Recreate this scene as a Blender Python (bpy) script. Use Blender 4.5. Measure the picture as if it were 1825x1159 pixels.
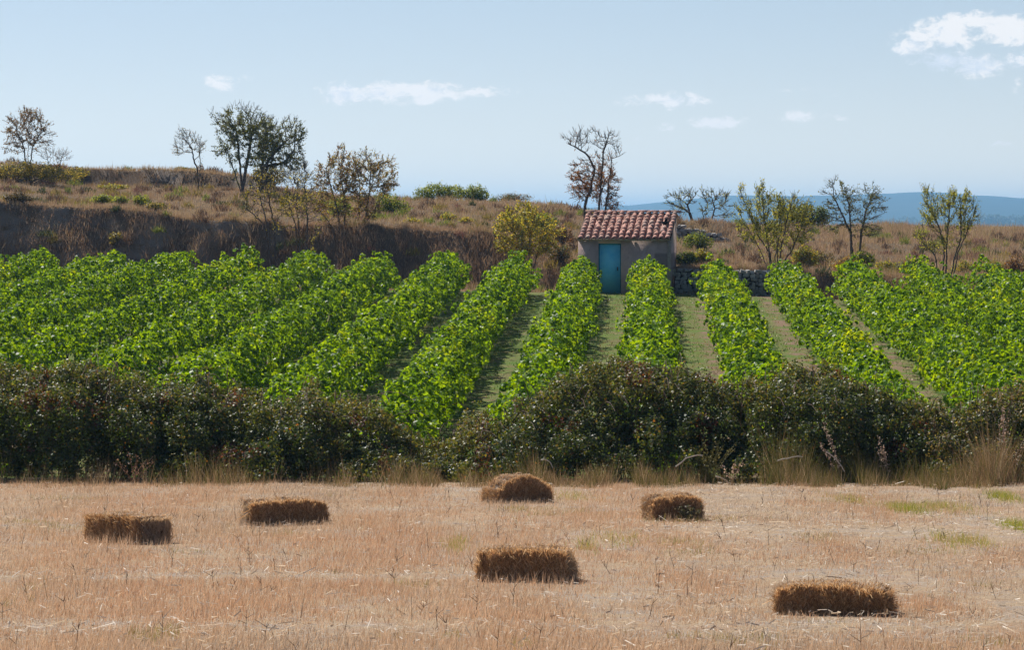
import bpy, math
import numpy as np
R = math.radians
PI = math.pi
scene = bpy.context.scene
for o in list(bpy.data.objects):
    bpy.data.objects.remove(o)
COL = scene.collection

# ---------------------------------------------------------------- camera
F = 6000.0                     # focal length in photo pixels (photo 1825 x 1159)
CAMZ = 4.1                     # eye height above the far side of the stubble field
TH = math.atan(179.5 / F)
cam_d = bpy.data.cameras.new('camera')
cam = bpy.data.objects.new('camera', cam_d)
COL.objects.link(cam)
cam_d.sensor_width = 36.0
cam_d.lens = 36.0 * F / 1825.0
cam_d.clip_start = 0.5
cam_d.clip_end = 60000.0
cam.location = (0, 0, CAMZ)
cam.rotation_euler = (PI / 2 - TH, 0, 0)
scene.camera = cam

# ---------------------------------------------------------------- sky, sun, exposure
SUN_EL, SUN_AZ = 47.0, -33.0        # azimuth measured from the view direction, minus = left
scene.view_settings.view_transform = 'Standard'
scene.view_settings.look = 'None'
scene.view_settings.gamma = 1
scene.view_settings.exposure = 0.35
scene.view_settings.use_curve_mapping = False
world = bpy.data.worlds.new('World')
scene.world = world
world.use_nodes = True
wt = world.node_tree
wt.nodes.clear()


class NT:
    """tiny helper to write node trees"""
    def __init__(s, tree):
        s.t = tree

    def n(s, typ, ins=None, **props):
        nd = s.t.nodes.new(typ)
        for k, v in props.items():
            setattr(nd, k, v)
        if ins:
            for k, v in ins.items():
                sock = nd.inputs[k]
                if isinstance(v, bpy.types.NodeSocket):
                    s.t.links.new(v, sock)
                else:
                    sock.default_value = v
        return nd

    def math(s, op, a, b=0.0, c=0.0, clamp=False):
        nd = s.t.nodes.new('ShaderNodeMath')
        nd.operation = op
        nd.use_clamp = clamp
        for i, v in enumerate((a, b, c)):
            if isinstance(v, bpy.types.NodeSocket):
                s.t.links.new(v, nd.inputs[i])
            else:
                nd.inputs[i].default_value = v
        return nd.outputs[0]

    def mix(s, fac, a, b, blend='MIX'):
        nd = s.t.nodes.new('ShaderNodeMix')
        nd.data_type = 'RGBA'
        nd.blend_type = blend
        for i, v in ((0, fac), (6, a), (7, b)):
            if isinstance(v, bpy.types.NodeSocket):
                s.t.links.new(v, nd.inputs[i])
            else:
                nd.inputs[i].default_value = v if i == 0 else (*v, 1.0) if len(v) == 3 else v
        return nd.outputs[2]

    def ramp(s, fac, lo, hi, a=0.0, b=1.0):
        nd = s.t.nodes.new('ShaderNodeMapRange')
        nd.interpolation_type = 'SMOOTHSTEP'
        s.t.links.new(fac, nd.inputs[0])
        for i, v in enumerate((lo, hi, a, b)):
            nd.inputs[i + 1].default_value = v
        return nd.outputs[0]

    def noise(s, vec, scale, detail=4, rough=0.55, dist=0.0):
        nd = s.n('ShaderNodeTexNoise', {'Scale': scale, 'Detail': detail, 'Roughness': rough, 'Distortion': dist})
        if vec is not None:
            s.t.links.new(vec, nd.inputs['Vector'])
        return nd.outputs['Fac']


w = NT(wt)
sky = w.n('ShaderNodeTexSky', sky_type='NISHITA', sun_disc=False)
sky.sun_elevation = R(SUN_EL)
sky.sun_rotation = R(SUN_AZ)
sky.altitude = 1000
sky.air_density = 0.4
sky.dust_density = 2.0
sky.ozone_density = 6.0
tc = w.n('ShaderNodeTexCoord')
sep = w.n('ShaderNodeSeparateXYZ', {0: tc.outputs['Generated']})
ypos = w.math('MAXIMUM', sep.outputs[1], 0.02)
U = w.math('DIVIDE', sep.outputs[0], ypos)
V = w.math('DIVIDE', sep.outputs[2], ypos)
comb = w.n('ShaderNodeCombineXYZ', {0: U, 1: w.math('MULTIPLY', V, 1.7), 2: 0.0})
# clouds standing at compass bearings and heights above the horizon
nz = w.n('ShaderNodeTexNoise', {'Vector': comb.outputs[0], 'Scale': 60.0, 'Detail': 6.0, 'Roughness': 0.6})
nzf = w.n('ShaderNodeTexNoise', {'Vector': comb.outputs[0], 'Scale': 210.0, 'Detail': 7.0, 'Roughness': 0.68, 'Distortion': 0.4})
nzs = w.n('ShaderNodeTexNoise', {'Vector': comb.outputs[0], 'Scale': 22.0, 'Detail': 3.0, 'Roughness': 0.5})
Ud = w.math('ADD', U, w.math('MULTIPLY', w.math('SUBTRACT', nzs.outputs['Fac'], 0.5), 0.008))
Vd = w.math('ADD', V, w.math('MULTIPLY', w.math('SUBTRACT', nz.outputs['Fac'], 0.5), 0.004))
CL = [  # photo x, y, half width, half height, thickness
    (392, 150, 30, 17, 0.7), (425, 140, 30, 8, 0.35), (610, 167, 58, 19, 0.95), (690, 165, 62, 19, 1.0), (765, 163, 72, 17, 1.0),
    (850, 162, 60, 9, 0.7), (905, 160, 28, 7, 0.45), (1180, 181, 78, 14, 0.85), (1205, 172, 35, 10, 0.6), (1280, 217, 58, 12, 0.7),
    (1175, 227, 36, 8, 0.45), (1425, 208, 52, 11, 0.65), (1470, 208, 50, 6, 0.4), (1140, 250, 28, 7, 0.35), (1630, 72, 46, 26, 0.9),
    (1690, 58, 70, 28, 1.0), (1735, 40, 60, 20, 1.0), (1800, 50, 80, 28, 1.0), (1680, 108, 65, 18, 0.85), (1745, 118, 75, 20, 0.85),
    (1900, 60, 90, 34, 1.0), (1830, 110, 50, 24, 0.7), (1812, 152, 14, 12, 0.5), (1440, 160, 60, 6, 0.25), (1510, 172, 70, 6, 0.22),
    (1790, 255, 90, 7, 0.22)]
mask = None
for (cx, cy, rx, ry, th) in CL:
    du = w.math('DIVIDE', w.math('SUBTRACT', Ud, (cx - 912.5) / F), rx * 1.25 / F)
    dv = w.math('DIVIDE', w.math('SUBTRACT', Vd, (400 - cy) / F), ry * 1.35 / F)
    d = w.math('SQRT', w.math('ADD', w.math('MULTIPLY', du, du), w.math('MULTIPLY', dv, dv)))
    m = w.math('MULTIPLY', w.math('SUBTRACT', 1.0, d, clamp=True), th)
    mask = m if mask is None else w.math('MAXIMUM', mask, m)
dens = w.math('ADD', w.math('MULTIPLY', mask, 1.6), w.math('ADD', w.math('MULTIPLY', w.math('SUBTRACT', nz.outputs['Fac'], 0.50), 2.2), w.math('MULTIPLY', w.math('SUBTRACT', nzf.outputs['Fac'], 0.52), 3.4)))
on = w.math('GREATER_THAN', mask, 0.001)
cf = w.math('MULTIPLY', w.ramp(dens, 0.05, 1.0), w.ramp(mask, 0.0, 0.20))
cf = w.math('MULTIPLY', cf, w.math('GREATER_THAN', sep.outputs[1], 0.05))
shv = w.math('ADD', w.math('ADD', nzs.outputs['Fac'], w.ramp(V, 0.042, 0.046, 0.16, -0.05)), w.ramp(V, 0.050, 0.058, 0.0, 0.22))
shade = w.ramp(w.math('ADD', shv, w.math('MULTIPLY', w.math('SUBTRACT', nzf.outputs['Fac'], 0.5), 0.9)), 0.32, 0.62)
ccol = w.mix(shade, (0.60, 0.66, 0.74), (0.80, 0.79, 0.79))
bg = w.n('ShaderNodeBackground', {'Color': sky.outputs[0], 'Strength': 0.086})
bgc = w.n('ShaderNodeBackground', {'Color': ccol, 'Strength': 1.0})
hzn = w.math('POWER', w.math('SUBTRACT', 1.0, w.math('MAXIMUM', sep.outputs[2], 0.0), clamp=True), 26.0)      # the air pales towards the horizon all round
vcol = w.mix(hzn, (0.495, 0.63, 0.61), (1.30, 1.11, 0.83))
veil = w.n('ShaderNodeBackground', {'Color': vcol, 'Strength': 1.0})
# haze shines brightest on the sun's side of the sky and fades on the far side
sdot = w.math('ADD', w.math('MULTIPLY', sep.outputs[0], math.sin(R(SUN_AZ))), w.math('MULTIPLY', sep.outputs[1], math.cos(R(SUN_AZ))))
side = w.ramp(sdot, -0.6, 0.7, 0.30, 1.0)
bgv = w.n('ShaderNodeMixShader', {0: w.math('MULTIPLY', side, w.math('ADD', w.ramp(sep.outputs[2], 0.12, 0.55, 0.42, 0.04), w.math('MULTIPLY', hzn, 0.38))), 1: bg.outputs[0], 2: veil.outputs[0]})
mx = w.n('ShaderNodeMixShader', {0: w.math('MULTIPLY', cf, 0.95), 1: bgv.outputs[0], 2: bgc.outputs[0]})
out = w.n('ShaderNodeOutputWorld', {'Surface': mx.outputs[0]})

sun_d = bpy.data.lights.new('sun', 'SUN')
sun_d.energy = 5.0
sun_d.angle = R(0.53)
sun_d.color = (1.0, 0.95, 0.87)
sun = bpy.data.objects.new('sun', sun_d)
COL.objects.link(sun)
sun.rotation_euler = (R(90 - SUN_EL), 0, R(180 - SUN_AZ) )
# direction to the sun
SD = np.array([math.sin(R(SUN_AZ)) * math.cos(R(SUN_EL)), math.cos(R(SUN_AZ)) * math.cos(R(SUN_EL)), math.sin(R(SUN_EL))])
from mathutils import Vector
sun.rotation_euler = Vector(SD).to_track_quat('Z', 'Y').to_euler()
sun.location = (-30, 60, 60)

# ---------------------------------------------------------------- helpers
rng = np.random.default_rng(7)


def tag(o, label=None, cat=None, group=None, kind=None):
    if label: o['label'] = label
    if cat: o['category'] = cat
    if group: o['group'] = group
    if kind: o['kind'] = kind
    return o


def empty(name, loc, rz=0.0):
    o = bpy.data.objects.new(name, None)
    COL.objects.link(o)
    o.location = loc
    o.rotation_euler = (0, 0, rz)
    o.empty_display_size = 0.2
    return o


def mesh_data(name, V, faces, mat=None, col=None, smooth=False):
    """V (n,3); faces: an (m,k) array or a list of such arrays"""
    if not isinstance(faces, list):
        faces = [faces]
    faces = [np.asarray(f, dtype=np.int32) for f in faces if len(f)]
    me = bpy.data.meshes.new(name)
    V = np.asarray(V, dtype=np.float32)
    me.vertices.add(len(V))
    me.vertices.foreach_set('co', V.ravel())
    nl = sum(f.size for f in faces)
    nf = sum(len(f) for f in faces)
    me.loops.add(nl)
    me.polygons.add(nf)
    me.loops.foreach_set('vertex_index', np.concatenate([f.ravel() for f in faces]))
    tot = np.concatenate([np.full(len(f), f.shape[1], dtype=np.int32) for f in faces])
    st = np.concatenate([[0], np.cumsum(tot)[:-1]]).astype(np.int32)
    me.polygons.foreach_set('loop_start', st)
    if smooth:
        me.polygons.foreach_set('use_smooth', np.ones(nf, dtype=bool))
    if col is not None:
        a = me.color_attributes.new('Col', 'FLOAT_COLOR', 'POINT')
        c = np.ones((len(V), 4), dtype=np.float32)
        c[:, :3] = np.clip(col, 0, 1)
        a.data.foreach_set('color', c.ravel())
    if mat: me.materials.append(mat)
    me.update(calc_edges=True)
    return me


def obj(name, me, parent=None, loc=None, rot=None):
    o = bpy.data.objects.new(name, me)
    COL.objects.link(o)
    if parent: o.parent = parent
    if loc is not None: o.location = loc
    if rot is not None: o.rotation_euler = rot
    return o


def hash01(ix, iy, iz, seed):
    h = (ix.astype(np.int64) * 374761393 + iy.astype(np.int64) * 668265263 + iz.astype(np.int64) * 2147483647 + seed * 974634777) & 0xffffffff
    h = ((h ^ (h >> 13)) * 1274126177) & 0xffffffff
    h = h ^ (h >> 16)
    return (h & 0xffffff) / float(0xffffff)


def vnoise(x, y, z=None, seed=0):
    x = np.asarray(x, dtype=float); y = np.asarray(y, dtype=float)
    x, y = np.broadcast_arrays(x, y)
    z = np.zeros_like(x) if z is None else np.broadcast_to(np.asarray(z, dtype=float), x.shape)
    ix, iy, iz = np.floor(x), np.floor(y), np.floor(z)
    fx, fy, fz = x - ix, y - iy, z - iz
    ux, uy, uz = fx * fx * (3 - 2 * fx), fy * fy * (3 - 2 * fy), fz * fz * (3 - 2 * fz)
    r = 0
    for dz in (0, 1):
        for dy in (0, 1):
            for dx in (0, 1):
                wgt = (ux if dx else 1 - ux) * (uy if dy else 1 - uy) * (uz if dz else 1 - uz)
                r = r + wgt * hash01(ix + dx, iy + dy, iz + dz, seed)
    return r * 2 - 1


def fbm(x, y, z=None, seed=0, octv=3):
    r, a, s = 0, 1.0, 0.0
    for i in range(octv):
        k = 2 ** i
        r = r + a * vnoise(np.asarray(x) * k, np.asarray(y) * k, None if z is None else np.asarray(z) * k, seed + 11 * i)
        s += a
        a *= 0.5
    return r / s


def ray(x, y):
    u, v = (x - 912.5) / F, (579.5 - y) / F
    d = np.array([u, math.cos(TH) + v * math.sin(TH), -math.sin(TH) + v * math.cos(TH)])
    return d / d[1]


def P(x, y, Y):
    """the point of the place seen at photo position x, y when it stands Y metres away"""
    d = ray(x, y)
    return np.array([d[0] * Y, Y, CAMZ + d[2] * Y])


def px(X, Y):
    return 912.5 + F * X / Y


# ---------------------------------------------------------------- terrain
def knots(lst):
    X, Z, Yk = [], [], []
    for (x, y, Y) in lst:
        p = P(x, y, Y)
        X.append(p[0]); Z.append(p[2]); Yk.append(Y)
    return np.array(X), np.array(Z), np.array(Yk, dtype=float)


B1 = knots([(-300, 500, 134.6), (0, 500, 134.6), (400, 508, 134.2), (850, 518, 133.6), (1000, 522, 132.2), (1025, 522, 132), (1195, 520, 131.8),
            (1203, 525, 128.30), (1380, 527, 128.4), (1400, 535, 129.5), (1825, 545, 131.2), (2200, 550, 132)])
B2 = knots([(-300, 360, 137), (0, 362, 137), (200, 373, 137), (300, 386, 136.5), (450, 397, 136), (600, 399, 136), (750, 408, 136), (870, 412, 135.5),
            (950, 430, 135.3), (1000, 452, 135), (1030, 470, 134), (1195, 475, 133), (1203, 481, 128.55), (1380, 483, 128.7), (1420, 490, 130.5),
            (1600, 497, 131.8), (1825, 500, 132.6), (2200, 505, 133)])
B3 = knots([(-300, 312, 160), (0, 318, 160), (130, 328, 161.6), (300, 333, 161.6), (440, 338, 159.5), (500, 350, 158), (600, 357, 160), (740, 362, 165),
            (900, 372, 160), (1000, 385, 155), (1100, 405, 150), (1200, 425, 145), (1300, 432, 146), (1450, 440, 150), (1600, 438, 155), (1825, 432, 160), (2200, 430, 165)])
B4 = knots([(-300, 280, 162), (0, 290, 162), (130, 299, 162), (300, 301, 162), (440, 312, 160), (490, 335, 160), (600, 350, 163), (740, 356, 170),
            (900, 358, 165), (1000, 368, 160), (1100, 383, 155), (1200, 396, 147), (1285, 399, 148), (1330, 405, 155), (1450, 403, 175), (1600, 404, 200), (1825, 404, 220), (2200, 404, 240)])
FY = [-30, 10, 20, 24.5, 27.9, 33.3, 39.0, 44.0, 49.2, 53.0, 57.0, 61.0, 64.0]
FZ = [-1.9, -2.35, -2.86, -3.10, -3.26, -3.50, -3.66, -3.86, -4.06, -4.15, -4.30, -4.75, -4.916]


def H(X, Y):
    X = np.asarray(X, dtype=float); Y = np.asarray(Y, dtype=float)
    X, Y = np.broadcast_arrays(X, Y)
    wob = 0.5 * fbm(X * 0.25, X * 0 + 3.3, seed=5)
    def vz(Yv):
        base = 0.03667 * Yv - 7.263
        d = X - 5.2
        tilt = np.where(d < 0, -0.011 * d, -0.032 * d) * np.clip((Yv - 60) / 67.0, 0, 1)
        return base + tilt
    zf = np.interp(Y, FY, FZ) + CAMZ
    zv = vz(Y) + CAMZ
    Y0 = 126.8 + 0 * X
    # beyond the vineyard
    ys = [Y0, np.interp(X, B1[0], B1[2]), np.interp(X, B2[0], B2[2]), np.interp(X, B3[0], B3[2]), np.interp(X, B4[0], B4[2])]
    wv = np.where(X < 2.0, wob, wob * 0.0)
    ys[1] = ys[1] + wv; ys[2] = ys[2] + wv; ys[3] = ys[3] + wob * 2; ys[4] = ys[4] + wob
    zs = [vz(Y0) + CAMZ, np.interp(X, B1[0], B1[1]), np.interp(X, B2[0], B2[1]), np.interp(X, B3[0], B3[1]), np.interp(X, B4[0], B4[1])]
    ys += [ys[4] + 25, ys[4] * 0 + 420.0, ys[4] * 0 + 900.0, ys[4] * 0 + 60000.0]
    zs += [zs[4] - 0.9, zs[4] * 0 - 9 + CAMZ, zs[4] * 0 - 14 + CAMZ, zs[4] * 0 - 14 + CAMZ]
    z = zs[0] + 0 * Y
    for i in range(len(ys) - 1):
        t = np.clip((Y - ys[i]) / np.maximum(ys[i + 1] - ys[i], 1e-3), 0, 1)
        z = z + (zs[i + 1] - zs[i]) * t
    r = np.where(Y < 64, zf, np.where(Y < 126.8, zv, z))
    far = np.clip((Y - 134) / 4, 0, 1) * np.clip((400 - Y) / 200, 0, 1)
    r = r + far * (0.16 * fbm(X * 0.22, Y * 0.22, seed=9) + 0.07 * fbm(X * 1.1, Y * 1.1, seed=3))
    bank = np.exp(-((Y - ys[1] - 1.2) / 1.6) ** 2) * (X < 2.6)
    r = r + bank * 0.22 * fbm(X * 0.9, r * 1.2, seed=21)
    r = r + np.where(Y < 56, 0.018 * fbm(X * 1.3, Y * 1.3, seed=2), 0.012 * fbm(X * 2, Y * 2, seed=4) * (Y < 134))
    return r


def ground_hit(x, y, Y0=18.0, Y1=200.0):
    Ys = np.arange(Y0, Y1, 0.05)
    d = ray(x, y)
    z = CAMZ + d[2] * Ys
    h = H(d[0] * Ys, Ys)
    i = np.argmax(h >= z)
    return np.array([d[0] * Ys[i], Ys[i], h[i]])


def on_ground(x, Y):
    X = (x - 912.5) / F * Y
    return np.array([X, Y, float(H(X, Y))])


# ---------------------------------------------------------------- materials
def new_mat(name):
    m = bpy.data.materials.new(name)
    m.use_nodes = True
    m.node_tree.nodes.clear()
    return m, NT(m.node_tree)


def finish(n, bsdf, bump=None):
    n.n('ShaderNodeOutputMaterial', {'Surface': bsdf})


def leaf_mat(name, rough=0.4, spec=0.5, trans=0.45, ttint=(1.5, 1.25, 0.5)):
    m, n = new_mat(name)
    a = n.n('ShaderNodeVertexColor', layer_name='Col')
    p = n.n('ShaderNodeBsdfPrincipled', {'Base Color': a.outputs[0], 'Roughness': rough, 'Specular IOR Level': spec})
    tcol = n.mix(1.0, a.outputs[0], ttint, 'MULTIPLY')
    t = n.n('ShaderNodeBsdfTranslucent', {'Color': tcol})
    x = n.n('ShaderNodeMixShader', {0: trans, 1: p.outputs[0], 2: t.outputs[0]})
    finish(n, x.outputs[0])
    return m


M_VINE = leaf_mat('vine_leaf', 0.42, 0.11, 0.42, (4.5, 3.15, 0.22))
M_BRAM = leaf_mat('bramble_leaf', 0.46, 0.17, 0.28, (2.15, 1.9, 0.5))
M_LEAF = leaf_mat('tree_leaf', 0.5, 0.2, 0.5, (1.8, 1.5, 0.5))
M_STRAW = leaf_mat('dry_grass', 0.55, 0.3, 0.35, (1.15, 1.0, 0.85))
M_HAY = leaf_mat('bale_straw', 0.5, 0.3, 0.45, (1.2, 1.0, 0.75))


def bark_mat(name, c1, c2):
    m, n = new_mat(name)
    tcn = n.n('ShaderNodeTexCoord')
    f = n.noise(tcn.outputs['Object'], 14, 5, 0.6)
    c = n.mix(f, c1, c2)
    b = n.n('ShaderNodeBump', {'Height': f, 'Strength': 0.6, 'Distance': 0.02})
    p = n.n('ShaderNodeBsdfPrincipled', {'Base Color': c, 'Roughness': 0.9, 'Normal': b.outputs[0]})
    finish(n, p.outputs[0])
    return m


M_BARK = bark_mat('grey_brown_bark', (0.07, 0.05, 0.04), (0.16, 0.13, 0.11))
M_BARKR = bark_mat('reddish_bark', (0.11, 0.06, 0.045), (0.20, 0.13, 0.10))
M_TWIG = bark_mat('dead_wood', (0.45, 0.38, 0.30), (0.65, 0.58, 0.5))


def ground_mat(name, cols, scales, bump=0.4, bdist=0.05, extra=None):
    """cols: list of colours mixed by noises of the given scales (object space = world space)"""
    m, n = new_mat(name)
    tcn = n.n('ShaderNodeTexCoord')
    v = tcn.outputs['Object']
    c = None
    hts = []
    for i, (col, sc) in enumerate(zip(cols, scales)):
        if c is None:
            c = n.mix(0.0, col, col)
            continue
        f = n.noise(v, sc, 6, 0.65)
        hts.append(f)
        c = n.mix(n.ramp(f, 0.40, 0.62), c, col)
    if extra: c = extra(n, v, c)
    fine = n.noise(v, 30, 6, 0.7)
    c = n.mix(n.ramp(fine, 0.3, 0.75, 0.0, 0.55), c, n.mix(1.0, c, (0.45, 0.42, 0.40), 'MULTIPLY'))
    b = n.n('ShaderNodeBump', {'Height': fine, 'Strength': bump, 'Distance': bdist})
    p = n.n('ShaderNodeBsdfPrincipled', {'Base Color': c, 'Roughness': 0.95, 'Specular IOR Level': 0.1, 'Normal': b.outputs[0]})
    finish(n, p.outputs[0])
    return m


M_FIELD = ground_mat('stubble_soil', [(0.40, 0.285, 0.19), (0.46, 0.30, 0.19), (0.42, 0.35, 0.29), (0.48, 0.36, 0.24)], [0, 0.35, 0.8, 3.0], 0.8, 0.04)


def ruts(n, v, c):
    s = n.n('ShaderNodeSeparateXYZ', {0: v})
    # bare wheel tracks along the rows, every 2.5 m
    a = n.math('SUBTRACT', s.outputs[0], n.math('MULTIPLY', s.outputs[1], 0.0409))
    a = n.math('ADD', a, n.math('MULTIPLY', n.noise(v, 0.5, 3), 0.35))
    ph = n.math('PINGPONG', n.math('ADD', a, 250.0 + 0.45), 1.25)
    r = n.ramp(ph, 0.12, 0.42, 1.0, 0.0)
    br = n.math('MULTIPLY', r, n.ramp(n.noise(v, 1.3, 4), 0.42, 0.6))
    return n.mix(br, c, (0.25, 0.165, 0.115))


M_VGRD = ground_mat('vineyard_turf', [(0.125, 0.185, 0.035), (0.085, 0.18, 0.022), (0.20, 0.155, 0.075), (0.14, 0.185, 0.04)], [0, 0.5, 0.9, 3.5], 0.7, 0.04, ruts)


def bank_extra(n, v, c):
    g = n.n('ShaderNodeNewGeometry')
    s = n.n('ShaderNodeSeparateXYZ', {0: g.outputs['True Normal']})
    steep = n.ramp(s.outputs[2], 0.60, 0.86, 1.0, 0.0)
    pale = n.ramp(n.noise(v, 0.55, 5, 0.6), 0.42, 0.60)
    sp = n.n('ShaderNodeSeparateXYZ', {0: v})
    left = n.ramp(sp.outputs[0], -11.0, -7.0, 1.0, 0.25)
    soil = n.mix(n.math('MULTIPLY', pale, left), (0.25, 0.18, 0.13), (0.44, 0.38, 0.33))
    return n.mix(n.math('MULTIPLY', steep, 0.9), c, soil)


M_HILL = ground_mat('dry_hillside', [(0.30, 0.21, 0.135), (0.34, 0.25, 0.16), (0.24, 0.165, 0.11), (0.28, 0.22, 0.14)], [0, 0.2, 0.5, 2.5], 1.0, 0.16, bank_extra)
M_PLAIN = ground_mat('far_plain', [(0.10, 0.115, 0.05), (0.20, 0.16, 0.09), (0.06, 0.09, 0.035)], [0, 0.006, 0.012], 0.1, 0.1)
M_FOREST = ground_mat('forested_slope', [(0.02, 0.04, 0.025), (0.035, 0.05, 0.03), (0.018, 0.032, 0.02)], [0, 0.004, 0.012], 0.1, 0.1)


# ---------------------------------------------------------------- ground sheets
def sheet(name, xs, ys, mat, smooth=True):
    X, Y = np.meshgrid(xs, ys)
    Z = H(X, Y)
    V = np.stack([X.ravel(), Y.ravel(), Z.ravel()], 1)
    nx, ny = len(xs), len(ys)
    i = np.arange(nx - 1)[None, :] + np.arange(ny - 1)[:, None] * nx
    i = i.ravel()
    Fq = np.stack([i, i + 1, i + nx + 1, i + nx], 1)
    o = obj(name, mesh_data(name, V, Fq, mat, None, smooth))
    tag(o, kind='structure')
    return o


def span(a, b, s):
    return np.linspace(a, b, max(2, int(round((b - a) / s)) + 1))


xs_f = np.concatenate([span(-60, -9, 3)[:-1], span(-9, 9, 0.2), span(9, 60, 3)[1:]])
sheet('stubble_field', xs_f, np.concatenate([span(-30, 16, 2)[:-1], span(16, 57, 0.25)]), M_FIELD)
xs_v = np.concatenate([span(-60, -24, 3)[:-1], span(-24, 24, 0.4), span(24, 60, 3)[1:]])
sheet('vineyard_ground', xs_v, span(57, 126.8, 0.6), M_VGRD)
xs_h = np.concatenate([[-20000, -6000, -1500, -300], span(-120, -28, 4), span(-27, 27, 0.18), span(28, 120, 4), [300, 1500, 6000, 20000]])
ys_h = np.concatenate([span(126.8, 140, 0.12), span(140.4, 168, 0.4), span(170, 260, 3), [300, 350, 400, 420, 600, 900, 1500, 3000, 5000, 7000, 9000, 14000, 30000]])
o = sheet('hillside', xs_h, ys_h[ys_h <= 900], M_HILL)
sheet('plain', xs_h[[0, 1, 2, 3, 4, 20, -20, -5, -4, -3, -2, -1]], ys_h[ys_h >= 900], M_PLAIN)

# far hills, 7 to 9 km away
hx = np.array([-4000, -500, 200, 1000, 1130, 1200, 1300, 1400, 1500, 1600, 1640, 1700, 1760, 1825, 1950, 2300, 3200, 6000.])
hy = np.array([365, 360, 368, 374, 366, 358, 348, 351, 348, 345, 345, 349, 353, 358, 362, 350, 362, 368.])
D = 8000.0
HX = (hx - 912.5) / F * D
HZ = -(hy - 400) / F * D + CAMZ
gx = np.linspace(-9000, 12000, 900)
gt = np.linspace(0, 1, 40)
GX, GT = np.meshgrid(gx, gt)
ridge = np.interp(GX, HX, HZ)
prof = np.where(GT < 0.6, np.sin(GT / 0.6 * PI / 2) ** 1.3, np.cos((GT - 0.6) / 0.4 * PI / 2))
GY = 5600 + GT * 4000
GZ = -14 + CAMZ + (ridge + 14 - CAMZ) * prof + prof * (1 - 0.6 * (np.abs(GT - 0.6) < 0.03)) * (4.5 * fbm(GX / 160, GY / 260, seed=31) + 2.5 * fbm(GX / 30, GY / 60, seed=32))
nx = len(gx)
i = (np.arange(nx - 1)[None, :] + np.arange(len(gt) - 1)[:, None] * nx).ravel()
tag(obj('hills', mesh_data('hills', np.stack([GX.ravel(), GY.ravel(), GZ.ravel()], 1), np.stack([i, i + 1, i + nx + 1, i + nx], 1), M_FOREST)), kind='structure')


# ---------------------------------------------------------------- leaves, blades, tubes
def unit(v):
    return v / np.maximum(np.linalg.norm(v, axis=-1, keepdims=True), 1e-9)


def leaf_quads(Pt, N, size, col, rg, fold=0.35, aspect=0.9):
    """folded leaves: 4 corners each, the midrib lower than the edges or higher"""
    n = len(Pt)
    N = unit(N)
    A = unit(np.cross(N, rg.normal(size=(n, 3))))
    B = np.cross(N, A)
    s = size.reshape(-1, 1) if np.ndim(size) else np.full((n, 1), size)
    f = (rg.uniform(-0.2, 1.0, (n, 1)) * fold) * s
    V = np.empty((n, 4, 3))
    V[:, 0] = Pt - A * s * 0.5
    V[:, 1] = Pt + B * s * 0.5 * aspect - N * f + A * s * 0.08
    V[:, 2] = Pt + A * s * 0.5 - N * f * 0.5
    V[:, 3] = Pt - B * s * 0.5 * aspect - N * f + A * s * 0.08
    Fq = np.arange(n * 4).reshape(n, 4)
    return V.reshape(-1, 3), Fq, np.repeat(col, 4, axis=0)


def blade_tris(Pt, h, wd, col, rg, lean=0.35, tip=None, wind=(0, 0)):
    n = len(Pt)
    a = rg.uniform(0, 2 * PI, n)
    side = np.stack([np.cos(a), np.sin(a) * 0.4, np.zeros(n)], 1)
    top = np.stack([rg.normal(size=n) * lean + wind[0], rg.normal(size=n) * lean + wind[1], np.ones(n)], 1)
    top = unit(top) * np.asarray(h).reshape(-1, 1)
    V = np.empty((n, 3, 3))
    w2 = np.asarray(wd).reshape(-1, 1) * 0.5 if np.ndim(wd) else wd * 0.5
    V[:, 0] = Pt - side * w2
    V[:, 1] = Pt + side * w2
    V[:, 2] = Pt + top
    c = np.repeat(col, 3, axis=0)
    return V.reshape(-1, 3), np.arange(n * 3).reshape(n, 3), c


def pick(colors, rg, n, wts=None, var=0.18):
    colors = np.array(colors)
    k = rg.choice(len(colors), n, p=None if wts is None else np.array(wts) / np.sum(wts))
    return colors[k] * rg.uniform(1 - var, 1 + var, (n, 1))


class Geo:
    def __init__(s):
        s.V, s.F, s.C, s.n = [], {}, [], 0

    def add(s, V, Fa, C=None):
        s.V.append(V)
        s.F.setdefault(Fa.shape[1], []).append(Fa + s.n)
        s.C.append(np.ones((len(V), 3)) * 0.5 if C is None else C)
        s.n += len(V)

    def mesh(s, name, mat, smooth=False):
        return mesh_data(name, np.concatenate(s.V), [np.concatenate(f) for f in s.F.values()], mat, np.concatenate(s.C), smooth)


def tubes(A, B, ra, rb, sides=5):
    """tapered prisms from A to B"""
    d = unit(B - A)
    ref = np.where(np.abs(d[:, 2:3]) > 0.9, np.array([[1.0, 0, 0]]), np.array([[0, 0, 1.0]]))
    u = unit(np.cross(d, ref)); v = np.cross(d, u)
    n = len(A)
    V = np.empty((n, 2 * sides, 3))
    for k in range(sides):
        a = 2 * PI * k / sides
        off = u * math.cos(a) + v * math.sin(a)
        V[:, k] = A + off * ra[:, None]
        V[:, sides + k] = B + off * rb[:, None]
    base = (np.arange(n) * 2 * sides)[:, None]
    Fs = []
    for k in range(sides):
        k2 = (k + 1) % sides
        Fs.append(np.concatenate([base + k, base + k2, base + sides + k2, base + sides + k], 1))
    return V.reshape(-1, 3), np.concatenate(Fs)


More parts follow.
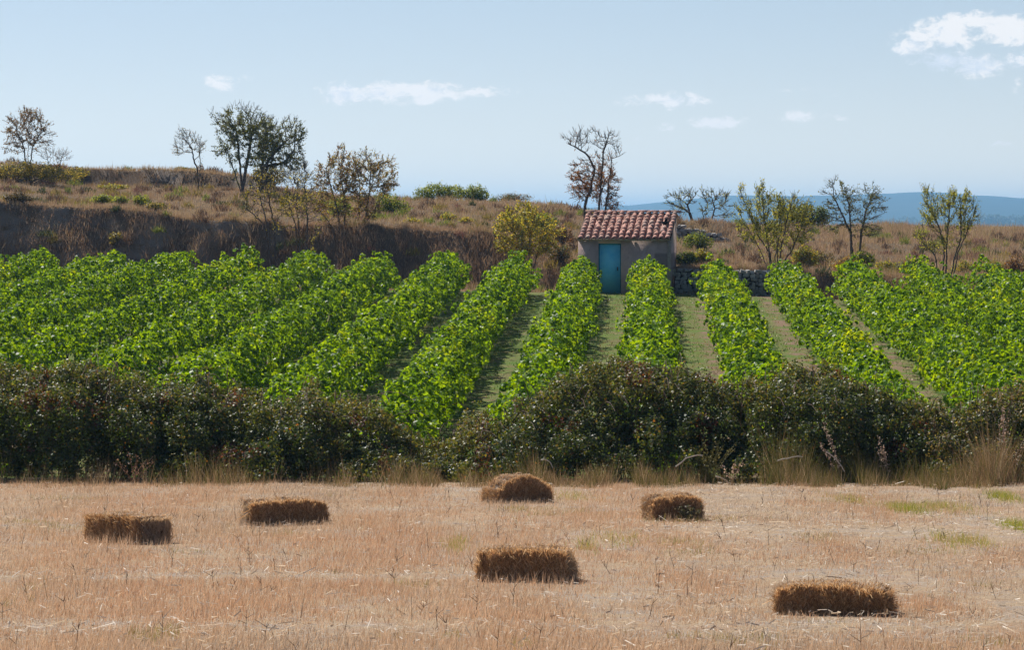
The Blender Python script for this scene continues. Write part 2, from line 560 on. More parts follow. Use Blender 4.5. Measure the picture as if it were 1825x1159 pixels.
# ---------------------------------------------------------------- trees grown towards the light
def grow(stems, att, step=0.13, infl=1.4, kill=0.2, bias=0.15, jit=0.25, iters=90, seed=0):
    rg = np.random.default_rng(seed)
    pos, par = [], []
    for st in stems:
        last = -1
        for a, b in zip(st[:-1], st[1:]):
            k = max(1, int(np.linalg.norm(b - a) / step))
            for q in range(k + 1):
                if last >= 0 and q == 0: continue
                p = a + (b - a) * q / k
                if last >= 0: p = p + rg.normal(size=3) * step * 0.10
                pos.append(p); par.append(last); last = len(pos) - 1
    pos = list(pos)
    att = att.copy()
    Pn = np.array(pos)
    dm = np.linalg.norm(att[:, None] - Pn[None], axis=2)
    near = dm.argmin(1); dist = dm.min(1)
    for it in range(iters):
        keep = dist > kill
        att, near, dist = att[keep], near[keep], dist[keep]
        if len(att) == 0: break
        act = dist < infl
        if not act.any():
            act = dist <= dist.min() * 1.05
        nn = near[act]
        Pn = np.array(pos)
        dirs = unit(att[act] - Pn[nn])
        acc = np.zeros((len(pos), 3)); np.add.at(acc, nn, dirs)
        ids = np.unique(nn)
        d = unit(acc[ids]) + np.array([0, 0, bias]) + rg.normal(size=(len(ids), 3)) * jit
        newp = Pn[ids] + unit(d) * step
        o0 = len(pos)
        for k, i_ in enumerate(ids):
            pos.append(newp[k]); par.append(int(i_))
        dn = np.linalg.norm(att[:, None] - newp[None], axis=2)
        j = dn.argmin(1); dj = dn.min(1)
        b = dj < dist
        near[b] = o0 + j[b]; dist[b] = dj[b]
        if len(pos) > 3500: break
    return np.array(pos), np.array(par)


def blob_points(blobs, n, rg, shell=0.0):
    vol = np.array([b[1][0] * b[1][1] * b[1][2] for b in blobs]) ** 0.8
    k = rg.choice(len(blobs), n, p=vol / vol.sum())
    C = np.array([b[0] for b in blobs])[k]; Rr = np.array([b[1] for b in blobs])[k]
    d = unit(rg.normal(size=(n, 3)))
    r = rg.uniform(shell, 1, n) ** (1 / 3.0 if shell == 0 else 1)
    return C + d * Rr * r[:, None]


def make_tree(name, label, cat, group, stems_px, blobs_px, Y, leafc, leaf_n, seed, n_att=350, leaf_size=0.075, bark=None, rmin=0.008, rtop=0.07,
              step=0.13, kill=0.2, jit=0.25, bias=0.15, leaf_zone=None, depth=0.85, spread=0.10, wts=None, mat=None, infl=1.4, twigs=2.2, tw_len=1.0, tw_up=0.35):
    """stems_px: polylines of photo positions (the first is the base); blobs_px: (x, y, rx, ry) lumps of the crown, all at distance Y"""
    rg = np.random.default_rng(seed)
    S = F / Y
    b0 = stems_px[0][0]
    root = on_ground(b0[0], Y)
    base_px_y = b0[1]
    zpix = P(b0[0], b0[1], Y)[2]
    dz = 0.0
    stems = []
    for st in stems_px:
        pts = []
        for q, s_ in enumerate(st):
            p = P(s_[0], s_[1], Y) + np.array([0, rg.normal() * 0.12 * q if len(s_) < 3 else s_[2], 0])
            pts.append(p)
        g = on_ground(st[0][0], Y)
        if pts[0][2] > g[2] - 0.1: pts[0][2] = min(pts[0][2], g[2] - 0.08)
        stems.append(pts)
    blobs = []
    for b in blobs_px:
        c = P(b[0], b[1], Y)
        c[1] += rg.normal() * 0.15
        blobs.append((c, np.array([b[2] / S, max(b[2], b[3]) / S * depth, b[3] / S])))
    att = blob_points(blobs, n_att, rg)
    pos, par = grow(stems, att, step, infl, kill, bias, jit, seed=seed)
    n = len(pos)
    cnt = np.zeros(n); haschild = np.zeros(n, bool)
    for i_ in range(n - 1, -1, -1):
        if not haschild[i_]: cnt[i_] = 1
        if par[i_] >= 0:
            cnt[par[i_]] += cnt[i_]; haschild[par[i_]] = True
    cm = cnt.max()
    rad = rmin + (rtop * 0.62 - rmin) * ((cnt - 1) / max(cm - 1, 1)) ** 0.62
    e = par >= 0
    idx = np.where(e)[0]
    org = np.array([root[0], root[1], root[2]])
    g = Geo()
    thick = rad[idx] > 0.022
    for sel, sd in ((idx[thick], 6), (idx[~thick], 3)):
        if len(sel):
            Vt, Ft = tubes(pos[par[sel]] - org, pos[sel] - org, rad[par[sel]] * 0.5 + rad[sel] * 0.5, rad[sel], sd)
            g.add(Vt, Ft)
    # sprays of fine twigs pointing away from the crown's middle
    thin0 = np.where((rad < rmin + 0.12 * rtop) & (par >= 0))[0]
    kk = rg.choice(thin0, int(len(thin0) * twigs))
    cen = att.mean(0) + np.array([0, 0, -0.35])
    dd = unit(unit(pos[kk] - pos[par[kk]]) * 0.9 + unit(pos[kk] - cen) * 0.9 + np.array([0, 0, tw_up]) + rg.normal(size=(len(kk), 3)) * 0.45)
    ll = rg.uniform(0.10, 0.34, len(kk)) * tw_len
    tA = pos[kk]; tB = tA + dd * ll[:, None]
    Vt, Ft = tubes(tA - org, tB - org, np.full(len(kk), rmin * 0.8), np.full(len(kk), rmin * 0.45), 3)
    g.add(Vt, Ft)
    T = empty(name, root)
    tag(T, label, cat, group)
    obj('trunk', g.mesh('trunk', bark or M_BARK, True), T)
    if leaf_n:
        thin = np.where(rad < rmin + 0.35 * (rtop - rmin))[0]
        if leaf_zone is not None:
            Ppx = np.stack([px(pos[thin, 0], pos[thin, 1]), 400 - (pos[thin, 2] - CAMZ) / pos[thin, 1] * F], 1)
            wgt = leaf_zone(Ppx[:, 0], Ppx[:, 1])
        else:
            wgt = np.ones(len(thin))
        # clumpy: some twigs leafy and some bare
        wgt = wgt * np.clip(0.55 + 1.1 * fbm(pos[thin, 0] * 1.6, pos[thin, 1] * 1.6, pos[thin, 2] * 1.6, seed=seed), 0.03, 2)
        k = rg.choice(thin, leaf_n, p=wgt / wgt.sum())
        Pt = pos[k] - org + rg.normal(size=(leaf_n, 3)) * spread * 0.7
        # half of the leaves sit on the twig sprays
        if len(kk):
            ppx = np.stack([px(tB[:, 0], tB[:, 1]), 400 - (tB[:, 2] - CAMZ) / tB[:, 1] * F], 1)
            w2 = (leaf_zone(ppx[:, 0], ppx[:, 1]) if leaf_zone is not None else np.ones(len(kk))) * np.clip(0.55 + 1.1 * fbm(tA[:, 0] * 1.6, tA[:, 1] * 1.6, tA[:, 2] * 1.6, seed=seed), 0.03, 2)
            hf = rg.uniform(size=leaf_n) < 0.6
            j_ = rg.choice(len(kk), int(hf.sum()), p=w2 / w2.sum())
            u_ = rg.uniform(0.1, 1.05, (int(hf.sum()), 1))
            Pt[hf] = tA[j_] + (tB[j_] - tA[j_]) * u_ - org + rg.normal(size=(int(hf.sum()), 3)) * 0.025
        cols = pick(leafc, rg, leaf_n, wts, 0.25) if not callable(leafc) else leafc(pos[k], rg)
        V_, F_, C_ = leaf_quads(Pt, rg.normal(size=(leaf_n, 3)) + np.array([0, 0, 0.5]), rg.uniform(0.6, 1.25, leaf_n) * leaf_size, cols, rg, 0.3, 0.6)
        obj('crown', mesh_data('crown', V_, F_, mat or M_LEAF, C_), T)
    return T


print('setup done')
# ---------------------------------------------------------------- stone hut
HUT = P(1112, 525, 127.4)
HUT[2] = P(1112, 526, 127.4)[2]
HR = -R(7.3)
hut = empty('stone_hut', HUT, HR)
tag(hut, 'small plastered hut with a turquoise door and a sloping clay tile roof', 'hut')
HW, HD, HF, HB = 3.5, 3.0, 2.10, 3.02      # width, depth, front and back wall heights


def box_into(g, x0, x1, y0, y1, z0, z1):
    V = np.array([[x0, y0, z0], [x1, y0, z0], [x1, y1, z0], [x0, y1, z0], [x0, y0, z1], [x1, y0, z1], [x1, y1, z1], [x0, y1, z1]], float)
    Fq = np.array([[0, 3, 2, 1], [4, 5, 6, 7], [0, 1, 5, 4], [1, 2, 6, 5], [2, 3, 7, 6], [3, 0, 4, 7]])
    g.add(V, Fq)


def box_mesh(name, mat, *boxes, bevel=0):
    g = Geo()
    for b in boxes: box_into(g, *b)
    return g.mesh(name, mat)


m, n = new_mat('weathered_plaster')
tcn = n.n('ShaderNodeTexCoord')
v = tcn.outputs['Object']
f1 = n.noise(v, 1.6, 6, 0.65); f2 = n.noise(v, 9, 6, 0.7); f3 = n.noise(v, 45, 4, 0.7)
c = n.mix(n.ramp(f1, 0.38, 0.62), (0.60, 0.45, 0.41), (0.48, 0.36, 0.33))
c = n.mix(n.ramp(f2, 0.5, 0.72, 0.0, 0.6), c, (0.34, 0.25, 0.22))
c = n.mix(n.ramp(f3, 0.55, 0.8, 0.0, 0.5), c, (0.50, 0.42, 0.36))
s = n.n('ShaderNodeSeparateXYZ', {0: v})
top = n.ramp(s.outputs[2], 1.82, 2.0, 0.0, 0.55)       # pale mortar band under the eave
c = n.mix(top, c, (0.50, 0.39, 0.30))
# darker patch near the right corner
pxm = n.math('MULTIPLY', n.ramp(s.outputs[0], 1.10, 1.22), n.ramp(s.outputs[2], 0.85, 0.98))
pxm = n.math('MULTIPLY', pxm, n.ramp(s.outputs[2], 1.52, 1.64, 1.0, 0.0))
c = n.mix(n.math('MULTIPLY', pxm, 0.6), c, (0.12, 0.085, 0.08))
hh = n.math('ADD', f2, n.math('MULTIPLY', f3, 0.5))
b = n.n('ShaderNodeBump', {'Height': hh, 'Strength': 0.7, 'Distance': 0.03})
p = n.n('ShaderNodeBsdfPrincipled', {'Base Color': c, 'Roughness': 0.95, 'Specular IOR Level': 0.15, 'Normal': b.outputs[0]})
finish(n, p.outputs[0])
M_PLASTER = m


def simple(name, col, rough=0.7, spec=0.3, vary=None, scale=6, bump=0.3):
    m, n = new_mat(name)
    tcn = n.n('ShaderNodeTexCoord')
    f = n.noise(tcn.outputs['Object'], scale, 6, 0.65)
    c = n.mix(n.ramp(f, 0.35, 0.68), col, vary or tuple(x * 0.7 for x in col))
    b = n.n('ShaderNodeBump', {'Height': f, 'Strength': bump, 'Distance': 0.01})
    p = n.n('ShaderNodeBsdfPrincipled', {'Base Color': c, 'Roughness': rough, 'Specular IOR Level': spec, 'Normal': b.outputs[0]})
    finish(n, p.outputs[0])
    return m


M_PALEPL = simple('pale_mortar', (0.40, 0.33, 0.27), 0.95, 0.1)
M_DOOR = simple('turquoise_paint', (0.20, 0.70, 0.93), 0.6, 0.2, (0.12, 0.60, 0.90), 2.2, 0.15)
M_DOORF = simple('turquoise_frame_paint', (0.03, 0.27, 0.36), 0.6, 0.3)
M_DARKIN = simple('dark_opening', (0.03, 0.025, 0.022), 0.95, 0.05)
M_IRON = simple('rusty_iron', (0.10, 0.06, 0.045), 0.7, 0.4)

DX0, DX1, DZ1 = -0.975, -0.115, 1.95
# front wall with its doorway: one sheet of wall 0.35 thick built as butted blocks
wl = obj('front_wall', box_mesh('front_wall', M_PLASTER, (-HW / 2, DX0, 0, 0.35, -0.5, HF), (DX1, HW / 2 - 0.10, 0, 0.35, -0.5, HF), (DX0, DX1, 0, 0.35, DZ1, HF), (DX0, DX1, 0, 0.35, -0.5, 0.0)), hut)
obj('corner_pillar', box_mesh('corner_pillar', M_PALEPL, (HW / 2 - 0.10, HW / 2 + 0.012, -0.012, 0.35, -0.5, HF)), hut)
# side and back walls, side tops follow the roof slope
for sx, nm in ((-1, 'side_wall'), (1, 'side_wall')):
    g = Geo()
    xa, xb = (-HW / 2, -HW / 2 + 0.35) if sx < 0 else (HW / 2 - 0.35, HW / 2)
    y0, y1 = 0.35, HD - 0.35
    zz = lambda yy: HF + (HB - HF) * yy / HD
    V_ = np.array([[xa, y0, -0.6], [xb, y0, -0.6], [xb, y1, -0.6], [xa, y1, -0.6], [xa, y0, zz(y0)], [xb, y0, zz(y0)], [xb, y1, zz(y1)], [xa, y1, zz(y1)]])
    g.add(V_, np.array([[0, 3, 2, 1], [4, 5, 6, 7], [0, 1, 5, 4], [1, 2, 6, 5], [2, 3, 7, 6], [3, 0, 4, 7]]))
    obj(nm, g.mesh(nm, M_PLASTER), hut)
obj('back_wall', box_mesh('back_wall', M_PLASTER, (-HW / 2, HW / 2, HD - 0.35, HD, -0.6, HB)), hut)

# door
door = obj('door', box_mesh('door', M_DOOR, (DX0 + 0.05, DX1 - 0.05, 0.10, 0.14, 0.03, DZ1 - 0.05)), hut)
for (a0, a1, b0, b1) in ((DX0 + 0.05, DX1 - 0.05, 1.005, 1.02), (DX0 + 0.05, DX0 + 0.075, 0.03, DZ1 - 0.05), (DX1 - 0.075, DX1 - 0.05, 0.03, DZ1 - 0.05)):
    obj('door_rib', box_mesh('door_rib', M_DOOR, (a0, a1, 0.088, 0.099, b0, b1)), door)
obj('door_frame', box_mesh('door_frame', M_DOORF, (DX0, DX0 + 0.047, 0.07, 0.16, 0.0, DZ1), (DX1 - 0.047, DX1, 0.07, 0.16, 0.0, DZ1), (DX0 + 0.047, DX1 - 0.047, 0.07, 0.16, DZ1 - 0.047, DZ1)), hut)
obj('latch', box_mesh('latch', M_IRON, (DX1 - 0.15, DX1 - 0.12, 0.05, 0.098, 0.92, 1.06)), door)
obj('threshold', box_mesh('threshold', M_PALEPL, (DX0 - 0.15, DX1 + 0.15, -0.35, -0.002, -0.3, 0.02)), hut)

# roof: boards, pan tiles, cover tiles
rise = (HB - HF) / HD
sl = math.atan(rise)
roof = empty('roof', (0, 0, 0)); roof.parent = hut
g = Geo()
yf, yb = -0.10, HD + 0.05
x0, x1 = -HW / 2 - 0.02, HW / 2 + 0.03
zr = lambda yy, off: HF + rise * yy + off
V_ = np.array([[x0, yf, zr(yf, .003)], [x1, yf, zr(yf, .003)], [x1, yb, zr(yb, .003)], [x0, yb, zr(yb, .003)],
               [x0, yf, zr(yf, .05)], [x1, yf, zr(yf, .05)], [x1, yb, zr(yb, .05)], [x0, yb, zr(yb, .05)]])
g.add(V_, np.array([[0, 3, 2, 1], [4, 5, 6, 7], [0, 1, 5, 4], [1, 2, 6, 5], [2, 3, 7, 6], [3, 0, 4, 7]]))
bd = obj('roof_deck', g.mesh('roof_deck', simple('roof_mortar', (0.13, 0.09, 0.075), 0.95, 0.1)), roof)

m, n = new_mat('clay_tile')
oi = n.n('ShaderNodeObjectInfo')
tcn = n.n('ShaderNodeTexCoord')
cr = n.n('ShaderNodeValToRGB', {0: oi.outputs['Random']})
el = cr.color_ramp.elements
for pos_, col_ in ((0.0, (0.34, 0.18, 0.14, 1)), (0.25, (0.43, 0.215, 0.17, 1)), (0.55, (0.46, 0.245, 0.19, 1)), (0.75, (0.40, 0.225, 0.18, 1)), (0.90, (0.28, 0.18, 0.155, 1)), (1.0, (0.50, 0.34, 0.27, 1))):
    if pos_ in (0.0, 1.0):
        e_ = el[0] if pos_ == 0 else el[len(el) - 1]
        e_.color = col_
    else:
        e_ = el.new(pos_); e_.color = col_
f = n.noise(tcn.outputs['Object'], 9, 5, 0.7)
off = n.n('ShaderNodeVectorMath', {0: tcn.outputs['Object'], 1: oi.outputs['Location']}, operation='ADD')
f = n.noise(off.outputs[0], 8, 5, 0.7)
c = n.mix(n.ramp(f, 0.5, 0.7, 0.0, 0.4), cr.outputs[0], (0.50, 0.38, 0.31))
f2 = n.noise(off.outputs[0], 17, 4, 0.7)
c = n.mix(n.ramp(f2, 0.58, 0.72, 0.0, 0.4), c, (0.18, 0.11, 0.10))
b = n.n('ShaderNodeBump', {'Height': f2, 'Strength': 0.4, 'Distance': 0.01})
p = n.n('ShaderNodeBsdfPrincipled', {'Base Color': c, 'Roughness': 0.85, 'Specular IOR Level': 0.25, 'Normal': b.outputs[0]})
finish(n, p.outputs[0])
M_TILE = m


def tile_mesh(name, L, w0, w1, h, th=0.015, seg=6, flip=False):
    """barrel tile along +y, w0 wide at y=0 and w1 at y=L"""
    V_, Fq = [], []
    for j, (yy, ww) in enumerate(((0, w0), (L, w1))):
        for sh in (0, 1):
            for k in range(seg + 1):
                a = PI * k / seg
                rr = ww / 2 - (th if sh else 0)
                hz = (h - (th if sh else 0)) * math.sin(a)
                V_.append([-rr * math.cos(a), yy, -hz if flip else hz])
    S1 = seg + 1
    for k in range(seg):
        Fq += [[k, k + 1, 2 * S1 + k + 1, 2 * S1 + k], [S1 + k + 1, S1 + k, 3 * S1 + k, 3 * S1 + k + 1], [k + 1, k, S1 + k, S1 + k + 1], [2 * S1 + k, 2 * S1 + k + 1, 3 * S1 + k + 1, 3 * S1 + k]]
    Fq += [[0, 2 * S1, 3 * S1, S1], [seg, S1 + seg, 3 * S1 + seg, 2 * S1 + seg]]
    return mesh_data(name, np.array(V_), np.array(Fq), M_TILE, None, True)


NCOL, NROW = 14, 9
pitch = (HW + 0.10) / NCOL
Ls = (HD + 0.32) / math.cos(sl)
expo = Ls / NROW
tm = tile_mesh('roof_tile', expo * 1.25, pitch * 0.80, pitch * 0.64, pitch * 0.36)
pm = tile_mesh('pan_tile', Ls - 0.02, pitch * 0.62, pitch * 0.62, pitch * 0.22, flip=True)
rt = np.random.default_rng(3)
for c_ in range(NCOL):
    xx = -HW / 2 - 0.03 + pitch * (c_ + 0.5)
    wav = rt.normal() * 0.006
    for r_ in range(NROW):
        if (c_ == 12 and r_ in (4, 5)): continue           # two tiles are gone, a dark gap shows
        ty = -0.27 + r_ * expo * math.cos(sl)
        dx = wav + rt.normal() * 0.007
        lift = 0.0
        if c_ == 12 and r_ in (6, 7): lift = 0.05
        if c_ == 11 and r_ in (2, 3, 4): dx -= 0.03
        if c_ == 13 and r_ < 4: dx -= 0.04 - 0.01 * r_
        o = obj('roof_tile', tm, roof, (xx + dx, ty, HF + rise * ty + 0.085 + lift + rt.normal() * 0.005), (sl - 0.035 + rt.normal() * 0.02, rt.normal() * 0.04, rt.normal() * 0.025))
for c_ in range(NCOL - 1):
    xx = -HW / 2 - 0.03 + pitch * (c_ + 1)
    obj('pan_tile', pm, roof, (xx, -0.24, HF + rise * -0.24 + 0.11), (sl, 0, 0))
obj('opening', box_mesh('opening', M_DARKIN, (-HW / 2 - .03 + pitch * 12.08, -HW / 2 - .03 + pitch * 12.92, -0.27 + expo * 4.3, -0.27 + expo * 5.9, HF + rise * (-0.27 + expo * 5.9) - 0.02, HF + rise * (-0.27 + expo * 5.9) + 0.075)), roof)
rm = tile_mesh('ridge_tile', 0.46, 0.20, 0.17, 0.085)
for k in range(9):
    obj('ridge_tile', rm, roof, (-HW / 2 - 0.03 + k * 0.408, HD + 0.02, HB + 0.115 + rt.normal() * 0.006), (0, 0.0, -PI / 2 + rt.normal() * 0.03))
# mortar under the first tiles
obj('eave_mortar', box_mesh('eave_mortar', M_PALEPL, (-HW / 2 - 0.0, HW / 2 + 0.0, -0.19, -0.102, HF - 0.05, HF + 0.035)), roof)


# ---------------------------------------------------------------- dry stone walls
m, n = new_mat('field_stone')
oi = n.n('ShaderNodeObjectInfo')
tcn = n.n('ShaderNodeTexCoord')
off = n.n('ShaderNodeVectorMath', {0: tcn.outputs['Object'], 1: oi.outputs['Location']}, operation='ADD')
f = n.noise(off.outputs[0], 7, 6, 0.7)
c = n.mix(oi.outputs['Random'], (0.26, 0.245, 0.235), (0.56, 0.54, 0.51))
c = n.mix(n.ramp(f, 0.4, 0.65, 0.0, 0.7), c, (0.20, 0.18, 0.165))
b = n.n('ShaderNodeBump', {'Height': f, 'Strength': 0.8, 'Distance': 0.02})
p = n.n('ShaderNodeBsdfPrincipled', {'Base Color': c, 'Roughness': 0.95, 'Normal': b.outputs[0]})
finish(n, p.outputs[0])
M_STONE = m
ICO_V = []
phi = (1 + 5 ** 0.5) / 2
for a in (-1, 1):
    for b_ in (-phi, phi):
        ICO_V += [[0, a, b_], [a, b_, 0], [b_, 0, a]]
ICO_V = unit(np.array(ICO_V, float))


def stone_mesh(seed):
    import bmesh
    rg = np.random.default_rng(seed)
    bm = bmesh.new()
    pts = rg.uniform(-1, 1, (16, 3))
    pts = np.sign(pts) * np.abs(pts) ** 0.35 * 0.5
    for q in pts: bm.verts.new(q)
    r = bmesh.ops.convex_hull(bm, input=bm.verts)
    dead = [x for x in r['geom_interior'] if isinstance(x, bmesh.types.BMVert)]
    for x in dead: bm.verts.remove(x)
    me = bpy.data.meshes.new('stone')
    bm.to_mesh(me); bm.free()
    me.materials.append(M_STONE)
    return me


STONES = [stone_mesh(k) for k in range(14)]


def stone_wall(label, p0, p1, h0, h1, thick, ch, cw, seed, zoff=-0.15):
    rg = np.random.default_rng(seed)
    L = np.linalg.norm(p1[:2] - p0[:2])
    ang = math.atan2(p1[1] - p0[1], p1[0] - p0[0])
    root = empty('dry_stone_wall', p0, ang)
    tag(root, label, 'wall')
    dzl = p1[2] - p0[2]
    g = Geo()
    V_ = np.array([[0, 0.1, zoff], [L, 0.1, zoff + dzl], [L, thick, zoff + dzl], [0, thick, zoff], [0, 0.1, h0 - .08], [L, 0.1, h1 + dzl - .08], [L, thick, h1 + dzl - .08], [0, thick, h0 - .08]])
    g.add(V_, np.array([[0, 3, 2, 1], [4, 5, 6, 7], [0, 1, 5, 4], [1, 2, 6, 5], [2, 3, 7, 6], [3, 0, 4, 7]]))
    obj('rubble_core', g.mesh('rubble_core', simple('wall_earth', (0.10, 0.085, 0.075), 0.98, 0.05)), root)
    z = zoff
    cnt = 0
    while z < max(h0, h1):
        hh = ch * rg.uniform(0.75, 1.25)
        x = -rg.uniform(0, cw)
        while x < L:
            ww = cw * rg.uniform(0.55, 1.5)
            t = np.clip(x / L, 0, 1)
            if z + hh * 0.6 < h0 + (h1 - h0) * t:
                o = obj('stone', STONES[rg.integers(len(STONES))], root, (x + ww / 2, 0.10 + rg.normal() * 0.025, z + hh / 2 + dzl * t + rg.normal() * 0.015),
                        (rg.normal() * 0.08, rg.normal() * 0.12, rg.choice([0, PI]) + rg.normal() * 0.1))
                o.scale = (ww * 1.0, 0.28, hh * 1.02)
                cnt += 1
            x += ww
        z += hh
    return cnt


a_ = P(1205, 527, 127.95); b_ = P(1402, 531, 128.3)
stone_wall('low dry stone wall of pale grey stones just right of the hut', a_, b_, 1.0, 0.98, 0.5, 0.14, 0.20, 5)
a_ = P(1206, 426, 144.7); b_ = P(1300, 432, 145.5)
stone_wall('small grey retaining wall up the slope behind the hut on the right', a_, b_, 0.60, 0.22, 0.5, 0.15, 0.24, 6, -0.15)

# ---------------------------------------------------------------- vineyard
VG = np.array([(0.085, 0.18, 0.009), (0.062, 0.145, 0.009), (0.105, 0.21, 0.009), (0.125, 0.23, 0.009), (0.048, 0.115, 0.010)])
VY = np.array([(0.135, 0.23, 0.010), (0.165, 0.25, 0.012), (0.115, 0.21, 0.010)])
KMIN, KMAX = -10, 8
row_desc = {}
left_words = ['ninth', 'eighth', 'seventh', 'sixth', 'fifth', 'fourth', 'third', 'second']
for k in range(KMIN, KMAX + 1):
    if k == -1: d_ = 'vine row ending beside the left edge of the turquoise door'
    elif k == 0: d_ = 'vine row running straight up to the hut wall right of the door'
    elif k == 1: d_ = 'vine row ending at the stone wall just right of the hut'
    elif k == 2: d_ = 'vine row ending below the thin pale green tree, second right of the hut'
    elif k < -1:
        nm_ = {2: 'second', 3: 'third', 4: 'fourth', 5: 'fifth', 6: 'sixth', 7: 'seventh', 8: 'eighth', 9: 'ninth', 10: 'tenth'}[-k]
        d_ = 'leafy vine row, %s to the left counted from the turquoise door' % nm_
    else:
        nm_ = {3: 'third', 4: 'fourth', 5: 'fifth', 6: 'sixth', 7: 'seventh', 8: 'eighth'}[k]
        d_ = 'leafy vine row, %s to the right counted from the hut corner' % nm_
    row_desc[k] = d_
for k in range(KMIN, KMAX + 1):
    rg = np.random.default_rng(100 + k)
    ya, yb_ = 64.0, 125.6 + rg.uniform(-0.3, 0.3) + (1.0 if k < -2 else 0)
    if k == 0: yb_ = 125.8
    # only what the frame and a step to its side could see
    tt = np.linspace(ya, yb_, 400)
    xp = px(0.0409 * tt + 2.5 * k, tt)
    ok = (xp > -170) & (xp < 1995)
    if not ok.any(): continue
    ya, yb_ = tt[ok].min(), tt[ok].max()
    if yb_ - ya < 2: continue
    L = yb_ - ya
    # sprays of leaves on shoot tips over the whole canopy
    nc = int(L * 47)
    t = ya + rg.uniform(0, 1, nc) * L
    th = rg.uniform(-0.55, 1.10, nc)                      # angle round the canopy in units of pi, 0 = right, 1 = left
    th = np.where(rg.uniform(size=nc) < 0.25, rg.uniform(0.15, 0.85, nc), th)
    vb = fbm(t / 0.8, th * 1.3, seed=200 + k)
    vine_h = 1.0 + 0.15 * vnoise(t / 1.15, t * 0, seed=400 + k) + 0.08 * vnoise(t / 5.0, t * 0, seed=430 + k)
    rr = np.clip(1.04 + 0.72 * vb, 0.42, 1.65)
    ca, sa = np.cos(th * PI), np.sin(th * PI)
    ins = 1 + rg.normal(size=nc) * 0.14
    stray = rg.uniform(size=nc) < 0.06
    ins[stray] = rg.uniform(1.15, 1.45, int(stray.sum()))
    zc, zh = 0.70, 0.50
    def section(t_, ca_, sa_, f_, vh_):
        x_ = 0.0409 * t_ + 2.5 * k + np.sign(ca_) * np.abs(ca_) ** 0.95 * 0.47 * f_ * (1.08 - 0.45 * np.maximum(sa_, 0))
        z_ = zc + np.sign(sa_) * np.abs(sa_) ** 0.8 * zh * np.where(sa_ > 0, f_ * vh_, 1.0)
        return np.stack([x_, t_, H(0.0409 * t_ + 2.5 * k, t_) + np.maximum(z_, 0.15)], 1)
    if k >= 3: rr = rr * 1.16
    Cc = section(t, ca, sa, rr * ins, vine_h)
    rb = rg.uniform(0.09, 0.17, nc); rb[stray] *= 0.6
    nl = 15
    outv = np.stack([ca, np.zeros(nc), np.maximum(sa, -0.3)], 1)
    d = unit(rg.normal(size=(nc, nl, 3)) + outv[:, None] * 1.0 + np.array([0, -0.1, 0.45]))
    Pt = (Cc[:, None] + d * rb[:, None, None] * rg.uniform(0.7, 1.1, (nc, nl, 1))).reshape(-1, 3)
    N = (d + rg.normal(size=d.shape) * 0.45).reshape(-1, 3)
    yfac = 0.36 + 0.9 * fbm(t / 1.6, Cc[:, 0] / 0.8, Cc[:, 2] / 0.8, seed=33) + 0.30 * vnoise(t / 7.0, Cc[:, 0] / 4.0, seed=37) + 0.08 * np.clip(k + 1, -1, 1.3) + 0.10 * (k >= 0)
    isy_c = rg.uniform(size=nc) < np.clip((yfac - 0.55 + 0.22 * (sa - 0.7)) * 2.0, 0.005, 0.95)  # more bright yellow leaves near the crest, sunlit tops put into the colour
    bc = VG[rg.integers(0, len(VG), nc)]
    bc[isy_c] = VY[rg.integers(0, len(VY), int(isy_c.sum()))]
    cols = np.repeat(bc, nl, axis=0) * rg.uniform(0.85, 1.15, (nc * nl, 1))
    mixc = rg.uniform(size=nc * nl) < 0.12
    cols[mixc] = pick(VG, rg, int(mixc.sum()))
    # inner leaves
    ni = int(L * 190)
    ti = ya + rg.uniform(0, 1, ni) * L; thi = rg.uniform(-0.6, 1.15, ni)
    Pi = section(ti, np.cos(thi * PI), np.sin(thi * PI), rg.uniform(0.35, 0.82, ni), 1.0)
    Pt = np.concatenate([Pt, Pi]); N = np.concatenate([N, rg.normal(size=(ni, 3)) + (0, 0, 0.6)])
    cols = np.concatenate([cols, pick(VG, rg, ni)])
    n = len(Pt)
    dead = rg.uniform(size=n) < 0.00002
    cols[dead] = (0.25, 0.12, 0.05)
    ym = 0.5 * (ya + yb_)
    root = empty('vine_row', (0.0409 * ym + 2.5 * k, ym, float(H(0.0409 * ym + 2.5 * k, ym))))
    o0 = np.array(root.location)
    tag(root, row_desc[k], 'vine row', 'rows of grapevines')
    V_, F_, C_ = leaf_quads(Pt - o0, N, rg.uniform(0.065, 0.12, n), cols, rg, 0.4, 1.0)
    obj('foliage', mesh_data('foliage', V_, F_, M_VINE, C_), root)
    # stocks and arms
    ts = np.arange(ya + 0.4, yb_, 1.1) + rg.normal(size=len(np.arange(ya + 0.4, yb_, 1.1))) * 0.06
    cs = 0.0409 * ts + 2.5 * k
    gz = H(cs, ts)
    A = np.stack([cs, ts, gz - 0.08], 1); Bm = A + np.stack([rg.normal(size=len(ts)) * 0.06, rg.normal(size=len(ts)) * 0.06, np.full(len(ts), 0.62)], 1)
    C1 = Bm + np.stack([rg.normal(size=len(ts)) * 0.15, np.full(len(ts), 0.35), np.full(len(ts), 0.35)], 1)
    C2 = Bm + np.stack([rg.normal(size=len(ts)) * 0.15, np.full(len(ts), -0.35), np.full(len(ts), 0.35)], 1)
    g = Geo()
    for (p_, q_, r0, r1) in ((A, Bm, 0.05, 0.035), (Bm, C1, 0.022, 0.01), (Bm, C2, 0.022, 0.01)):
        Vt, Ft = tubes(p_ - o0, q_ - o0, np.full(len(ts), r0), np.full(len(ts), r1), 5)
        g.add(Vt, Ft)
    so = obj('vine_stock', g.mesh('vine_stock', M_BARK, True), root)
    so['kind'] = 'stuff'

